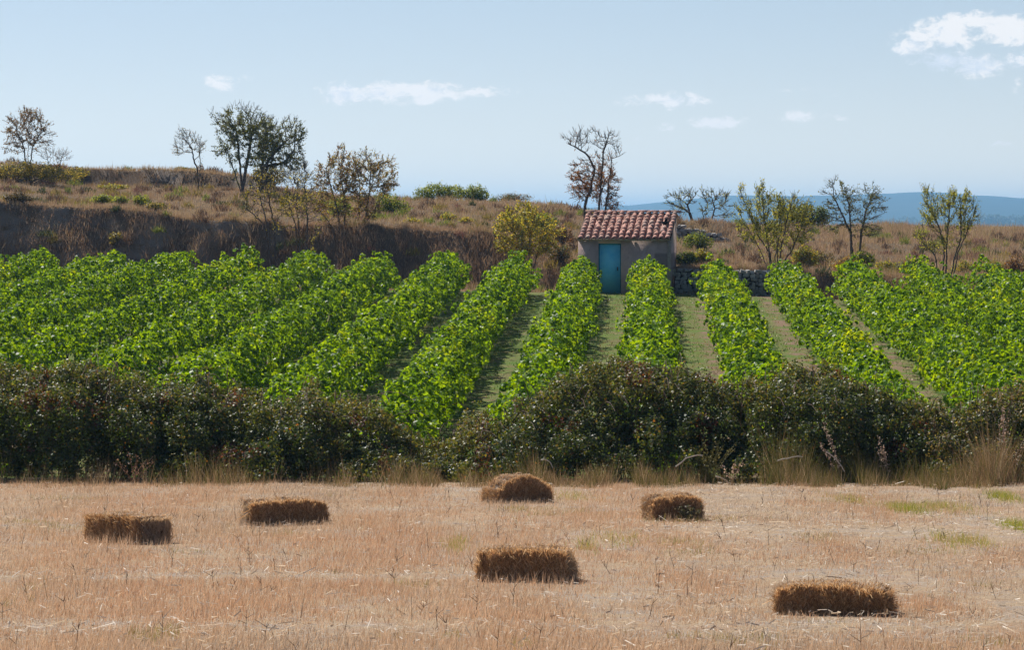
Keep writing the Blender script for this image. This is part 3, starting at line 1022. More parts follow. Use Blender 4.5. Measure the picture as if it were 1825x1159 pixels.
# short turf between the rows
rg = np.random.default_rng(55)
n = 90000
Y = 70 + rg.uniform(0, 1, n) ** 0.8 * 57
X = rg.uniform(-170, 1990, n)
X = (X - 912.5) / F * Y
q = fbm(X / 0.8, Y / 1.6, seed=61)
keep = (q > rg.uniform(-0.5, 0.55, n))
X, Y, q = X[keep], Y[keep], q[keep]
n = len(X)
green = vnoise(X / 0.7, Y / 1.5, seed=62) > -0.25
cols = np.where(green[:, None], pick([(0.12, 0.24, 0.03), (0.16, 0.26, 0.04), (0.10, 0.21, 0.025)], rg, n), pick([(0.25, 0.22, 0.11), (0.24, 0.175, 0.105), (0.19, 0.18, 0.075)], rg, n))
V_, F_, C_ = blade_tris(np.stack([X, Y, H(X, Y) - 0.01], 1), rg.uniform(0.03, 0.12, n), rg.uniform(0.02, 0.045, n), cols, rg, 0.5)
tag(obj('turf', mesh_data('turf', V_, F_, M_STRAW, C_)), 'short green and straw coloured turf growing between the vine rows', 'grass', kind='stuff')
# pale fallen leaves and stones between the rows
n = 2500
Y = rg.uniform(75, 127, n); X = (rg.uniform(950, 1700, n) - 912.5) / F * Y
V_, F_, C_ = leaf_quads(np.stack([X, Y, H(X, Y) + 0.03], 1), rg.normal(size=(n, 3)) * 0.5 + (0, 0, 1), rg.uniform(0.03, 0.08, n), pick([(0.40, 0.33, 0.12), (0.45, 0.42, 0.3), (0.3, 0.2, 0.1)], rg, n), rg)
tag(obj('fallen_leaves', mesh_data('fallen_leaves', V_, F_, M_STRAW, C_)), 'yellowed fallen leaves scattered on the ground between the vine rows', 'leaves', kind='stuff')

# ---------------------------------------------------------------- bramble hedge
htop = [(-200, 655), (0, 655), (90, 650), (150, 640), (190, 650), (250, 655), (330, 665), (370, 650), (420, 685), (500, 700), (545, 690), (600, 705), (650, 702), (700, 722), (745, 748), (800, 762), (850, 738),
        (900, 722), (960, 690), (1000, 672), (1050, 655), (1120, 648), (1200, 640), (1250, 655), (1300, 668), (1360, 672), (1420, 655), (1480, 650), (1540, 662),
        (1600, 690), (1640, 705), (1700, 690), (1760, 690), (1825, 685), (2050, 690)]
HTX = np.array([(a - 912.5) / F * 57.5 for a, b in htop]); HTZ = np.array([P(a, b, 57.5)[2] for a, b in htop])
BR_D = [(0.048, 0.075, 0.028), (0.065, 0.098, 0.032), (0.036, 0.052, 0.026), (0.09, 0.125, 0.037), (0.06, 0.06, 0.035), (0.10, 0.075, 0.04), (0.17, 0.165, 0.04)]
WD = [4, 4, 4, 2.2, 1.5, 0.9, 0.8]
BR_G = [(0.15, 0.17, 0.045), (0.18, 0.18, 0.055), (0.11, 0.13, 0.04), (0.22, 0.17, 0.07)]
bushes = [
    (-180, 290, 'dark bramble thicket at the left end of the hedge', 1.0, None),
    (290, 560, 'dark bramble thicket with reddish leaves below the left vine rows', 1.0, None),
    (560, 870, 'low olive green bramble dipping in the middle of the hedge', 0.8, 'g'),
    (870, 1330, 'tallest dark bramble mound of the hedge, below the hut', 1.0, None),
    (1330, 1640, 'dark bramble mound right of the tallest one', 1.0, None),
    (1640, 1990, 'paler bramble with dried leaves at the right end of the hedge', 0.9, 'p')]
for bi, (xa, xb, lab, dens_, kind_) in enumerate(bushes):
    rg = np.random.default_rng(700 + bi)
    Xa, Xb = (xa - 912.5) / F * 57, (xb - 912.5) / F * 57
    L = Xb - Xa
    n = int(L * 1150 * dens_)
    X = Xa + rg.uniform(0, 1, n) * L
    X = X + 0.22 * fbm(X * 2, X * 0 + bi, seed=14) * 0
    s = rg.uniform(0, 1, n)                   # 0 front foot .. 0.62 top edge .. 1 back
    zt = np.interp(X, HTX, HTZ) + 0.26 * fbm(X * 1.6, X * 0, seed=47, octv=4) - 0.20 - 0.10 * (X > 6.4)
    zg = H(X, 55.3)
    hgt = zt - zg
    q1 = fbm(X * 1.5, s * 3.0, seed=15 + bi, octv=3); q2 = fbm(X * 4.5, s * 9, seed=19 + bi, octv=2)
    a = s * PI * 0.62 + 0.02
    prof_y = 57.3 - np.cos(a) ** 1 * 2.3
    prof_z = np.sin(np.minimum(a, PI * 0.75)) ** 0.75
    disp = 0.62 * q1 + 0.24 * q2 - 0.05
    inner = np.where(rg.uniform(size=n) < 0.35, -rg.uniform(0, 0.5, n), rg.normal(size=n) * 0.04)
    sprig = (rg.uniform(size=n) < 0.12) & (vnoise(X * 6, s * 14, seed=44 + bi) > 0.25)
    inner = np.where(sprig, rg.uniform(0.05, 0.36, n), inner)
    pk = fbm(X / 0.16, s * 14, seed=640 + bi, octv=2)
    inner = np.where((pk < -0.05) & (inner > -0.1), inner - rg.uniform(0.10, 0.35, n), inner)
    deep = rg.uniform(size=n) < 0.20
    inner = np.where(deep, -rg.uniform(0.3, 1.6, n), inner)
    big = fbm(X / 0.9, s * 2.6, seed=660 + bi, octv=2)
    inner = np.where((big < -0.18) & (s < 0.6) & (s > 0.08), inner - 0.45, inner)
    dd = disp + inner
    Yp = prof_y - np.cos(a) * dd
    Z = zg + prof_z * hgt * 0.96 + np.sin(a) * dd * 0.75
    # hollows near the foot
    Yp = Yp + np.clip(0.35 - (Z - zg), 0, 1) * 0.5 * vnoise(X * 2.5, X * 0, seed=48)
    Z = np.where(Z < zg + 0.03, zg + rg.uniform(0.02, 0.25, n), Z)
    ok = Z > zg + 0.02
    X, Yp, Z, a, q1, q2, s, inner = [v_[ok] for v_ in (X, Yp, Z, a, q1, q2, s, inner)]
    zg_, hgt_ = zg[ok], hgt[ok]
    nlf = 18
    n0 = len(X)
    dv = unit(rg.normal(size=(n0, nlf, 3)) + np.stack([a * 0, -np.cos(a) * 0.7, np.sin(a) * 0.7 + 0.3], 1)[:, None])
    rbl = rg.uniform(0.05, 0.17, n0)
    Pt = np.stack([X, Yp, Z], 1)[:, None] + dv * rbl[:, None, None] * rg.uniform(0.6, 1.15, (n0, nlf, 1))
    Pt = Pt.reshape(-1, 3)
    N = (dv + rg.normal(size=dv.shape) * 0.5).reshape(-1, 3)
    a, q1, q2, s, inner, zg_, hgt_ = [np.repeat(v_, nlf) for v_ in (a, q1, q2, s, inner, zg_, hgt_)]
    Pt[:, 2] = np.maximum(Pt[:, 2], zg_ + 0.02)
    X, Yp, Z = Pt[:, 0], Pt[:, 1], Pt[:, 2]
    n = len(X)
    cols = pick(BR_D, rg, n, WD)
    mixg = (0.5 + fbm(X * 0.9, Z * 1.4, Yp, seed=81)) * (1.0 if kind_ == 'g' else 0.5) + 1.3 * np.clip((Z - zg_) / hgt_ - 0.68, 0, 1)  # more light olive towards the top, a sunlit top painted into the leaves
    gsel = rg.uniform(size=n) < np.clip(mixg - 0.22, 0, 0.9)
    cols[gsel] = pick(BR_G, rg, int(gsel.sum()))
    red = (vnoise(X * 1.9, Z * 2.6, seed=92) > 0.66) & (rg.uniform(size=n) < 0.4)
    cols[red] = pick([(0.14, 0.05, 0.035), (0.10, 0.045, 0.035)], rg, int(red.sum()))
    bright = (rg.uniform(size=n) < 0.012)
    cols[bright] = pick([(0.30, 0.22, 0.05), (0.34, 0.14, 0.04)], rg, int(bright.sum()))
    if kind_ == 'p':
        dry = rg.uniform(size=n) < np.clip(0.35 + 0.5 * vnoise(X * 1.2, Z * 1.6, seed=95) + 0.25 * (1 - (Z - zg_) / hgt_), 0, 0.75)
        cols[dry] = pick([(0.34, 0.25, 0.19), (0.26, 0.18, 0.13), (0.42, 0.34, 0.27), (0.17, 0.15, 0.07)], rg, int(dry.sum()))
    xm = (Xa + Xb) / 2
    root = empty('bramble_bush', (xm, 57.0, float(H(xm, 57.0))))
    o0 = np.array(root.location)
    tag(root, lab, 'bush', 'brambles of the hedge')
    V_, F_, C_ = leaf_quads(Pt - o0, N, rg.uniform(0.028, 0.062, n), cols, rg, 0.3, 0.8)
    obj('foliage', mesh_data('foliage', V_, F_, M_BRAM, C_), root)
    # canes
    nc = int(L * 16)
    sx = Xa + rg.uniform(0, 1, nc) * L
    g = Geo()
    for c_ in range(nc):
        p_ = np.array([sx[c_], 57.2 + rg.normal() * 0.5, float(H(sx[c_], 57))])
        topz = float(np.interp(sx[c_], HTX, HTZ)) - p_[2]
        dirx, diry = rg.normal() * 0.5, -rg.uniform(0.2, 1.7)
        pts = []
        ln = rg.uniform(0.75, 1.12)
        for u_ in np.linspace(0, 1, 9):
            pts.append(p_ + np.array([dirx * u_ * 1.2, diry * u_ ** 1.5, topz * ln * math.sin(min(u_ * 1.25, 1.0) * PI * 0.5 + max(u_ - 0.8, 0) * 2.2)]))
        pts = np.array(pts)
        Vt, Ft = tubes(pts[:-1] - o0, pts[1:] - o0, np.linspace(0.009, 0.0045, 8), np.linspace(0.0085, 0.004, 8), 3)
        g.add(Vt, Ft)
    co = obj('cane', g.mesh('cane', M_BARKR, True), root)
    co['kind'] = 'stuff'

# tall dry grass along the foot of the hedge
rg = np.random.default_rng(77)
n = 90000
xx = rg.uniform(-170, 1990, n)
Y = rg.uniform(53.2, 55.6, n) - 1.3 * np.clip(fbm(xx / 70, xx * 0, seed=6) + 0.1, 0, 1)
X = (xx - 912.5) / F * Y
den = np.interp(xx, [0, 250, 500, 760, 900, 1000, 1150, 1250, 1330, 1400, 1600, 1825], [0.10, 0.26, 0.16, 0.28, 0.36, 0.65, 0.8, 0.3, 0.35, 1.0, 1.1, 0.8])
den = den * np.clip(0.55 + 1.6 * fbm(X / 0.45, Y / 1.8, seed=63), 0.02, 1.6)
keep = rg.uniform(size=n) < den
X, Y, xx = X[keep], Y[keep], xx[keep]; n = len(X)
green = np.clip(np.interp(xx, [0, 900, 1300, 1400, 1650, 1700, 1825], [0.3, 0.4, 0.5, 0.7, 0.65, 0.45, 0.35]) + 0.3 * vnoise(X * 1.3, Y, seed=64) , 0, 0.85)
cols = pick([(0.28, 0.195, 0.105), (0.36, 0.265, 0.155), (0.20, 0.135, 0.075), (0.46, 0.37, 0.25)], rg, n, [4, 3, 3, 1.5])
gs = rg.uniform(size=n) < green
cols[gs] = pick([(0.13, 0.13, 0.035), (0.17, 0.155, 0.05), (0.10, 0.11, 0.03)], rg, int(gs.sum()))
hh = rg.uniform(0.18, 0.72, n) * (0.8 + 0.5 * vnoise(X * 1.1, Y * 0.8, seed=65)) * np.where(rg.uniform(size=n) < 0.03, 1.5, 1) * np.interp(Y, [53, 54], [0.45, 1.0])
hh = hh * np.interp(xx, [0, 500, 900, 1150, 1250, 1400, 1825], [0.7, 0.8, 0.85, 1.15, 0.95, 1.35, 1.15]) * np.clip(0.9 + 0.8 * fbm(X / 0.35, Y * 0 + 1, seed=66), 0.4, 1.5)
V_, F_, C_ = blade_tris(np.stack([X, Y, H(X, Y) - 0.02], 1), np.maximum(hh, 0.06), rg.uniform(0.005, 0.012, n), cols, rg, 0.32)
tag(obj('tall_grass', mesh_data('tall_grass', V_, F_, M_STRAW, C_)), 'tall dry and olive grass standing along the foot of the bramble hedge', 'grass', kind='stuff')

# broom-like green tuft in front of the tallest bramble, dry dock stalks, dead canes
def stalk_plant(name, label, cat, group, x, ybase, Y, hpx, n_st, spread_, col_s, seeds, seed, leafc=None, lean=(0, 0), wdt=0.006):
    rg = np.random.default_rng(seed)
    b = on_ground(x, Y)
    S = F / Y
    Hm = hpx / S
    root = empty(name, b)
    tag(root, label, cat, group)
    g = Geo(); lp = []
    for i_ in range(n_st):
        d = np.array([rg.normal() * spread_ + lean[0], rg.normal() * spread_ * 0.6 + lean[1], 1.0])
        L_ = Hm * rg.uniform(0.65, 1.05)
        u_ = np.linspace(0, 1, 7)[:, None]
        pts = d * u_ * L_ + np.array([d[0], d[1], -0.3]) * (u_ ** 2.2) * L_ * 0.35 + np.array([rg.normal() * 0.04, rg.normal() * 0.04, -0.02])
        Vt, Ft = tubes(pts[:-1], pts[1:], np.linspace(wdt, wdt * 0.6, 6), np.linspace(wdt * 0.95, wdt * 0.55, 6), 3)
        g.add(Vt, Ft, np.tile(np.array(col_s) * rg.uniform(0.8, 1.2), (len(Vt), 1)))
        if leafc is not None:
            k_ = seeds
            tt_ = rg.uniform(0.35, 1.0, k_)
            pp = np.stack([np.interp(tt_, u_[:, 0], pts[:, j]) for j in range(3)], 1)
            lp.append(pp + rg.normal(size=(k_, 3)) * 0.022)
    obj('stalk', g.mesh('stalk', M_STRAW), root)['kind'] = 'stuff'
    if lp:
        lp = np.concatenate(lp); k_ = len(lp)
        V_, F_, C_ = leaf_quads(lp, rg.normal(size=(k_, 3)), rg.uniform(0.018, 0.042, k_), pick(leafc, rg, k_), rg, 0.3, 0.7)
        obj('seed_head', mesh_data('seed_head', V_, F_, M_STRAW, C_), root)['kind'] = 'stuff'


SEEDC = [(0.50, 0.38, 0.31), (0.42, 0.30, 0.24), (0.58, 0.48, 0.40)]
stalk_plant('broom_plant', 'upright olive green broom plant before the tallest bramble', 'plant', None, 1265, 860, 54.6, 92, 26, 0.28, (0.16, 0.15, 0.04), 14, 21, [(0.17, 0.17, 0.045), (0.22, 0.19, 0.06)])
stalk_plant('dry_stalk', 'dry pinkish seed stalk leaning left against the dark bramble', 'plant', 'dry seed stalks at the hedge', 1500, 850, 54.6, 122, 3, 0.05, (0.4, 0.28, 0.2), 60, 22, SEEDC, lean=(-0.25, 0))
stalk_plant('dry_stalk', 'shorter dry seed stalk right of the pinkish leaning one', 'plant', 'dry seed stalks at the hedge', 1588, 850, 54.6, 100, 3, 0.06, (0.42, 0.32, 0.22), 55, 23, SEEDC, lean=(-0.15, 0))
stalk_plant('dry_stalk', 'small dried seed plant at the foot of the hedge beside the broom plant', 'plant', 'dry seed stalks at the hedge', 1305, 868, 53.9, 60, 4, 0.22, (0.45, 0.35, 0.25), 22, 24, SEEDC)
stalk_plant('dry_stalk', 'tall dried seed plants at the right edge of the hedge', 'plant', 'dry seed stalks at the hedge', 1790, 850, 54.4, 150, 9, 0.16, (0.4, 0.3, 0.22), 34, 25, SEEDC)
stalk_plant('dry_stalk', 'brown withered seed plant under the left brambles', 'plant', 'dry seed stalks at the hedge', 235, 865, 54.0, 72, 9, 0.28, (0.30, 0.18, 0.12), 16, 26, [(0.25, 0.15, 0.10), (0.3, 0.2, 0.14)])

for i_, (x0_, y0_, x1_, y1_, lab) in enumerate([
        (1472, 806, 1505, 842, 'pale broken stick slanting down right in the dry grass'),
        (1385, 822, 1432, 815, 'pale stick lying nearly level in front of the hedge'),
        (1275, 850, 1308, 872, 'bleached arching stem beside the small dried seed plant'),
        (965, 820, 985, 834, 'short white stick poking from the bramble right of the rounded bale'),
        (1205, 832, 1252, 812, 'grey bent branch left of the broom plant')]):
    A = P(x0_, y0_, 54.0); B_ = P(x1_, y1_, 54.0)
    rg = np.random.default_rng(900 + i_)
    mid = (A + B_) / 2
    u_ = np.linspace(0, 1, 6)[:, None]
    pts = A + (B_ - A) * u_ + np.array([0, 0, 0.06 if i_ != 1 else 0.02]) * np.sin(u_ * PI) + rg.normal(size=(6, 3)) * 0.006
    root_p = pts[0].copy()
    Vt, Ft = tubes(pts[:-1] - root_p, pts[1:] - root_p, np.linspace(0.012, 0.009, 5), np.linspace(0.0115, 0.006, 5), 5)
    o = obj('dead_branch', mesh_data('dead_branch', Vt, Ft, M_TWIG, None, True), None, root_p)
    tag(o, lab, 'branch')
#PART3
# ---------------------------------------------------------------- straw bales
HAYC = [(0.48, 0.30, 0.16), (0.39, 0.245, 0.13), (0.56, 0.38, 0.22), (0.27, 0.17, 0.095), (0.70, 0.54, 0.36)]
HAYT = [(0.50, 0.33, 0.19), (0.52, 0.37, 0.23), (0.40, 0.25, 0.14), (0.62, 0.50, 0.36)]  # paler set for the top straws, sunlit tone put into the colour


def bale(label, x0, x1, yb, hpx, rz, rnd, seed, depth=0.44, seg=4, bow=0.0, notch=None, end_skylit=0):
    rg = np.random.default_rng(seed)
    base = ground_hit((x0 + x1) / 2, yb)
    S = F / base[1]
    wid = (x1 - x0) / S
    c_, s_ = abs(math.cos(rz)), abs(math.sin(rz))
    L = (wid - depth * s_) / c_
    Hh = hpx / S
    base[1] += depth * 0.5
    base[2] = float(H(base[0], base[1]))
    root = empty('straw_bale', base, rz)
    tag(root, label, 'straw bale', 'straw bales on the stubble field')
    # surface sampler: rounded box
    def surf(u, v_, f):
        """f: 0 front 1 top 2 left 3 right 4 back; u, v in 0..1 -> position and normal on the box"""
        X = np.zeros_like(u); Y = np.zeros_like(u); Z = np.zeros_like(u); N = np.zeros((len(u), 3))
        for k in range(5):
            m_ = f == k
            if k == 0: X[m_], Y[m_], Z[m_] = u[m_] - .5, -.5, v_[m_]; N[m_] = (0, -1, 0)
            if k == 1: X[m_], Y[m_], Z[m_] = u[m_] - .5, v_[m_] - .5, 1; N[m_] = (0, 0, 1)
            if k == 2: X[m_], Y[m_], Z[m_] = -.5, u[m_] - .5, v_[m_]; N[m_] = (-1, 0, 0)
            if k == 3: X[m_], Y[m_], Z[m_] = .5, u[m_] - .5, v_[m_]; N[m_] = (1, 0, 0)
            if k == 4: X[m_], Y[m_], Z[m_] = u[m_] - .5, .5, v_[m_]; N[m_] = (0, 1, 0)
        return X, Y, Z, N
    def shape(X, Y, Z):
        zz = Z.copy()
        edge = np.abs(X * 2)
        # rounding of the ends and the dome
        top = 1 - rnd * edge ** 3 - bow * edge ** 2
        sx = 1 - 0.10 * (rnd + 0.3) * np.clip(Z, 0, 1) ** 2 - 0.05 * (np.abs(Y * 2) ** 4) * rnd
        if notch is not None:
            top = top - 0.16 * np.exp(-((X - notch) / 0.05) ** 2)
        x_ = X * L * sx
        bulge = 0.04 * np.sin(np.clip(Z, 0, 1) * PI)
        y_ = Y * (depth + bulge) * (1 - 0.12 * rnd * np.clip(Z, 0, 1) ** 2)
        z_ = zz * Hh * top * (1 + 0.05 * vnoise(X * L * 6, Y * 4, seed=seed + 8))
        # slices of the pressed straw and loose lumps
        sl_ = 0.03 * vnoise(X * L * 8, np.zeros_like(X), seed=seed) - 0.05 * np.exp(-((((X * L * 7.3 + 0.3 * Z + seed) % 1.0) - 0.5) / 0.09) ** 2) + 0.05 * fbm(X * L * 4, Y * 3, Z * 3, seed=seed + 3)
        r = np.sqrt(x_ ** 2 + y_ ** 2) + 1e-6
        return np.stack([x_ * (1 + sl_ * 0.9), y_ * (1 + sl_ * 2.4), z_ + sl_ * (Z > 0.2) * 0.9], 1)
    # core, coloured dark for the shade between the straws
    us = np.linspace(0, 1, 26); vs = np.linspace(0, 1, 10)
    g = Geo()
    for k in range(5):
        UU, VV = np.meshgrid(us, vs)
        u, v_ = UU.ravel(), VV.ravel()
        X, Y, Z, N = surf(u, v_, np.full(len(u), k))
        V_ = shape(X, Y, Z) * np.array([0.985, 0.97, 0.98])
        i_ = (np.arange(25)[None, :] + np.arange(9)[:, None] * 26).ravel()
        q = np.stack([i_, i_ + 1, i_ + 27, i_ + 26], 1)
        if k in (2, 4): q = q[:, ::-1]
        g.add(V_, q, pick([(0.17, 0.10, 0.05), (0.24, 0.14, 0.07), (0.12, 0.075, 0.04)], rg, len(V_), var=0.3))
    obj('pressed_straw', g.mesh('pressed_straw', M_HAY), root)
    # straws
    n = 8500
    f = rg.choice(5, n, p=[0.4, 0.3, 0.11, 0.11, 0.08])
    u, v_ = rg.uniform(0, 1, n), rg.uniform(0, 1, n)
    X, Y, Z, N = surf(u, v_, f)
    Pt = shape(X, Y, Z)
    side = f != 1
    # straws on the cut faces run up and down, those on top lie loosely
    T = np.where(side[:, None], np.stack([rg.normal(size=n) * 0.75, rg.normal(size=n) * 0.25, np.ones(n)], 1), np.stack([rg.normal(size=n), rg.normal(size=n), rg.normal(size=n) * 0.3 + 0.25], 1))
    T = unit(T + N * np.abs(rg.normal(size=(n, 1))) * 0.35)
    out = rg.uniform(size=n) < 0.08
    T[out] = unit(T[out] + N[out] * 0.8 + rg.normal(size=(int(out.sum()), 3)) * 0.5)
    ln = rg.uniform(0.05, 0.17, n); ln[f == 1] *= 0.7; ln[rg.uniform(size=n) < 0.02] *= 2.2
    wd = rg.uniform(0.004, 0.0085, n)
    Bv = unit(np.cross(T, N + 0.01))
    A = Pt - T * ln[:, None] * 0.5 + N * 0.004
    E = Pt + T * ln[:, None] * 0.5 + N * rg.uniform(0.0, 0.02, (n, 1))
    V_ = np.stack([A - Bv * wd[:, None] / 2, A + Bv * wd[:, None] / 2, E + Bv * wd[:, None] / 3, E - Bv * wd[:, None] / 3], 1).reshape(-1, 3)
    edge_ = np.abs(np.repeat(X, 4) * 2)
    cap_ = Hh * (1 - rnd * edge_ ** 3 - bow * edge_ ** 2) + 0.012 + np.abs(np.repeat(rg.normal(size=n), 4)) * 0.016
    V_[:, 2] = np.clip(V_[:, 2], -0.02, np.maximum(cap_, Pt[:, 2].repeat(4) + 0.012))
    cols = pick(HAYC, rg, n, var=0.25)
    tp = (f == 1) & (rg.uniform(size=n) < 0.8)
    cols[tp] = pick(HAYT, rg, int(tp.sum()))
    br = rg.uniform(size=n) < 0.07
    cols[br] = pick([(0.60, 0.50, 0.36)], rg, int(br.sum()))
    if end_skylit:  # visible end face made greyer and lighter, sky light put into its colour
        ge = (f == (2 if end_skylit < 0 else 3))
        cols[ge] = cols[ge] * 0.4 + np.array([(0.50, 0.43, 0.35)]) * 0.6
    so = obj('loose_straw', mesh_data('loose_straw', V_, np.arange(n * 4).reshape(n, 4), M_HAY, np.repeat(cols, 4, 0)), root)
    so['kind'] = 'stuff'
    # twine
    g = Geo()
    for zt in (0.33, 0.68):
        pass
    return root, base, L


BALES = []
BALES.append(bale('long low straw bale at the lower right with a notch near its right end', 1388, 1602, 1098, 53, R(-14), 0.20, 41, 0.44, notch=0.26))
BALES.append(bale('squarish straw bale at the bottom centre showing its grey right end', 851, 1029, 1038, 58, R(-13), 0.10, 42, 0.42, end_skylit=1))
BALES.append(bale('leftmost straw bale, its right third a paler face', 145, 303, 969, 49, R(-40), 0.08, 43, 0.46, end_skylit=1))
BALES.append(bale('straw bale second from the left with fuzzy top', 428, 582, 937, 43, R(16), 0.14, 44, 0.44, end_skylit=-1))
BALES.append(bale('rounded dome-shaped straw bale closest to the hedge', 859, 982, 897, 46, R(26), 0.42, 45, 0.50, bow=0.06))
BALES.append(bale('small straw bale right of centre with weeds at its right foot', 1147, 1252, 928, 43, R(14), 0.18, 46, 0.46))
# loose straw weeds at the small bale
bb = BALES[5][1]
stalk_plant('weed', 'grey green weed growing at the right foot of the small bale', 'plant', None, 1232, 935, bb[1] - 0.36, 34, 16, 0.42, (0.14, 0.14, 0.08), 12, 47, [(0.12, 0.13, 0.06), (0.20, 0.18, 0.10)], wdt=0.004)

# ---------------------------------------------------------------- stubble, straws and weeds on the field
rg = np.random.default_rng(11)
bpos = np.array([[b[1][0], b[1][1]] for b in BALES]); brot = [b[0].rotation_euler[2] for b in BALES]; bl = [b[2] for b in BALES]


def not_under(X, Y, pad=0.0):
    ok = np.ones(len(X), bool)
    for (bx, by), r_, l_ in zip(bpos, brot, bl):
        dx, dy = X - bx, Y - by
        lx = dx * math.cos(r_) + dy * math.sin(r_); ly = -dx * math.sin(r_) + dy * math.cos(r_)
        ok &= ~((np.abs(lx) < l_ / 2 + pad) & (np.abs(ly) < 0.21 + pad))
    return ok


n = 400000
Y = 22.0 + rg.uniform(0, 1, n) ** 1.12 * 32.0
xx = rg.uniform(-90, 1915, n)
X = (xx - 912.5) / F * Y
# more plants per picture width far away
keep = rg.uniform(size=n) < np.interp(Y, [22, 54], [0.85, 1.0])
X, Y, xx = X[keep], Y[keep], xx[keep]
ok = not_under(X, Y, -0.02); X, Y, xx = X[ok], Y[ok], xx[ok]
n = len(X)
bare = fbm(X / 0.9, Y / 3.6, seed=101)
rb = np.interp(xx, [0, 900, 1825], [0.35, 0.15, -0.22])     # the right side of the field is barer
# faint straw swath lines across the field
sw = np.exp(-((Y - 33.4 - 0.08 * X) / 0.7) ** 2) * np.interp(X, [-1.0, 0.3], [1, 0.0]) + np.exp(-((Y - 26.6) / 0.8) ** 2) * 0.7 + np.exp(-((Y - 41) / 1.2) ** 2) * np.interp(X, [1, 3], [0, 1.0])
dn = np.clip(0.62 + rb + bare * 0.8 - sw * 0.75, 0.05, 1)
ok = rg.uniform(size=n) < dn
X, Y, xx, dn = X[ok], Y[ok], xx[ok], dn[ok]; n = len(X)
hue = 0.8 * fbm(X / 1.6, Y / 7.0, seed=103)
cols = pick([(0.64, 0.47, 0.33), (0.56, 0.40, 0.27), (0.46, 0.32, 0.21), (0.72, 0.57, 0.43), (0.58, 0.47, 0.37)], rg, n, [3, 3, 2, 2, 1])
org = rg.uniform(size=n) < np.clip(0.15 + hue * 1.3, 0, 0.7)
cols[org] = pick([(0.58, 0.37, 0.24), (0.50, 0.31, 0.20), (0.64, 0.43, 0.29)], rg, int(org.sum()))
gry = rg.uniform(size=n) < np.clip(-hue * 1.0 - 0.05 + (xx > 1250) * 0.15, 0, 0.6)
cols[gry] = pick([(0.40, 0.34, 0.28), (0.33, 0.27, 0.21), (0.48, 0.42, 0.36)], rg, int(gry.sum()))
gp = fbm(X / 0.9, Y / 1.6, seed=104) + np.interp(xx, [600, 1500], [-0.12, 0.06])
grn = (rg.uniform(size=n) < np.clip(gp * 2.2 - 0.75, 0, 0.45))
cols[grn] = pick([(0.36, 0.31, 0.09), (0.30, 0.29, 0.08), (0.24, 0.22, 0.08)], rg, int(grn.sum()))
cols[rg.uniform(size=n) < 0.02] = (0.12, 0.09, 0.07)
hh = rg.uniform(0.035, 0.12, n) * (0.9 + 0.45 * fbm(X / 0.6, Y / 0.6, seed=105)) * np.clip(0.55 + dn * 0.55, 0.4, 1.1)
# taller stubble left standing in front of each bale
for (bx, by), r_, l_ in zip(bpos, brot, bl):
    nr = (np.abs(X - bx) < l_ * 0.55) & (Y < by - 0.15) & (Y > by - 0.75)
    hh[nr] *= 1.45
V_, F_, C_ = blade_tris(np.stack([X, Y, H(X, Y) - 0.01], 1), hh, rg.uniform(0.004, 0.009, n), cols, rg, 0.30, wind=(0.12, 0))
tag(obj('stubble', mesh_data('stubble', V_, F_, M_STRAW, C_)), 'short tan and rusty stubble standing all over the field', 'stubble', kind='stuff')

# straws lying flat, in swaths
n = 26000
Y = 22.5 + rg.uniform(0, 1, n) * 31; xx = rg.uniform(-60, 1885, n); X = (xx - 912.5) / F * Y
sw = np.exp(-((Y - 33.4 - 0.08 * X) / 0.6) ** 2) * np.interp(X, [-1.0, 0.3], [1, 0.0]) + np.exp(-((Y - 26.0) / 1.0) ** 2) * 0.8 + np.exp(-((Y - 41) / 1.8) ** 2) * np.interp(X, [0, 2], [0, 1.0]) + 0.7 * np.clip(fbm(X / 0.8, Y / 1.2, seed=110) * 2 - 0.3, 0, 1)
ok = (rg.uniform(size=n) < 0.16 + sw * 0.8 + 0.25 * (xx > 1150)) & not_under(X, Y, 0.02)
X, Y = X[ok], Y[ok]; n = len(X)
a = rg.uniform(0, 2 * PI, n); ln = rg.uniform(0.02, 0.10, n) * np.where(rg.uniform(size=n) < 0.05, 2.2, 1)
T = np.stack([np.cos(a), np.sin(a), rg.normal(size=n) * 0.25], 1); B_ = np.stack([-np.sin(a), np.cos(a), rg.normal(size=n) * 0.5 + 0.3], 1)
z0 = H(X, Y) + rg.uniform(0.01, 0.07, n)
C0 = np.stack([X, Y, z0], 1); wv = rg.uniform(0.004, 0.009, n)[:, None] / 2
V_ = np.stack([C0 - T * ln[:, None] / 2 - B_ * wv, C0 - T * ln[:, None] / 2 + B_ * wv, C0 + T * ln[:, None] / 2 + B_ * wv, C0 + T * ln[:, None] / 2 - B_ * wv], 1).reshape(-1, 3)
cols = pick([(0.62, 0.54, 0.43), (0.72, 0.66, 0.56), (0.5, 0.4, 0.29), (0.45, 0.36, 0.27)], rg, n)
tag(obj('cut_straw', mesh_data('cut_straw', V_, np.arange(n * 4).reshape(n, 4), M_STRAW, np.repeat(cols, 4, 0))), 'pale cut straws lying flat on the stubble field', 'straw', kind='stuff')

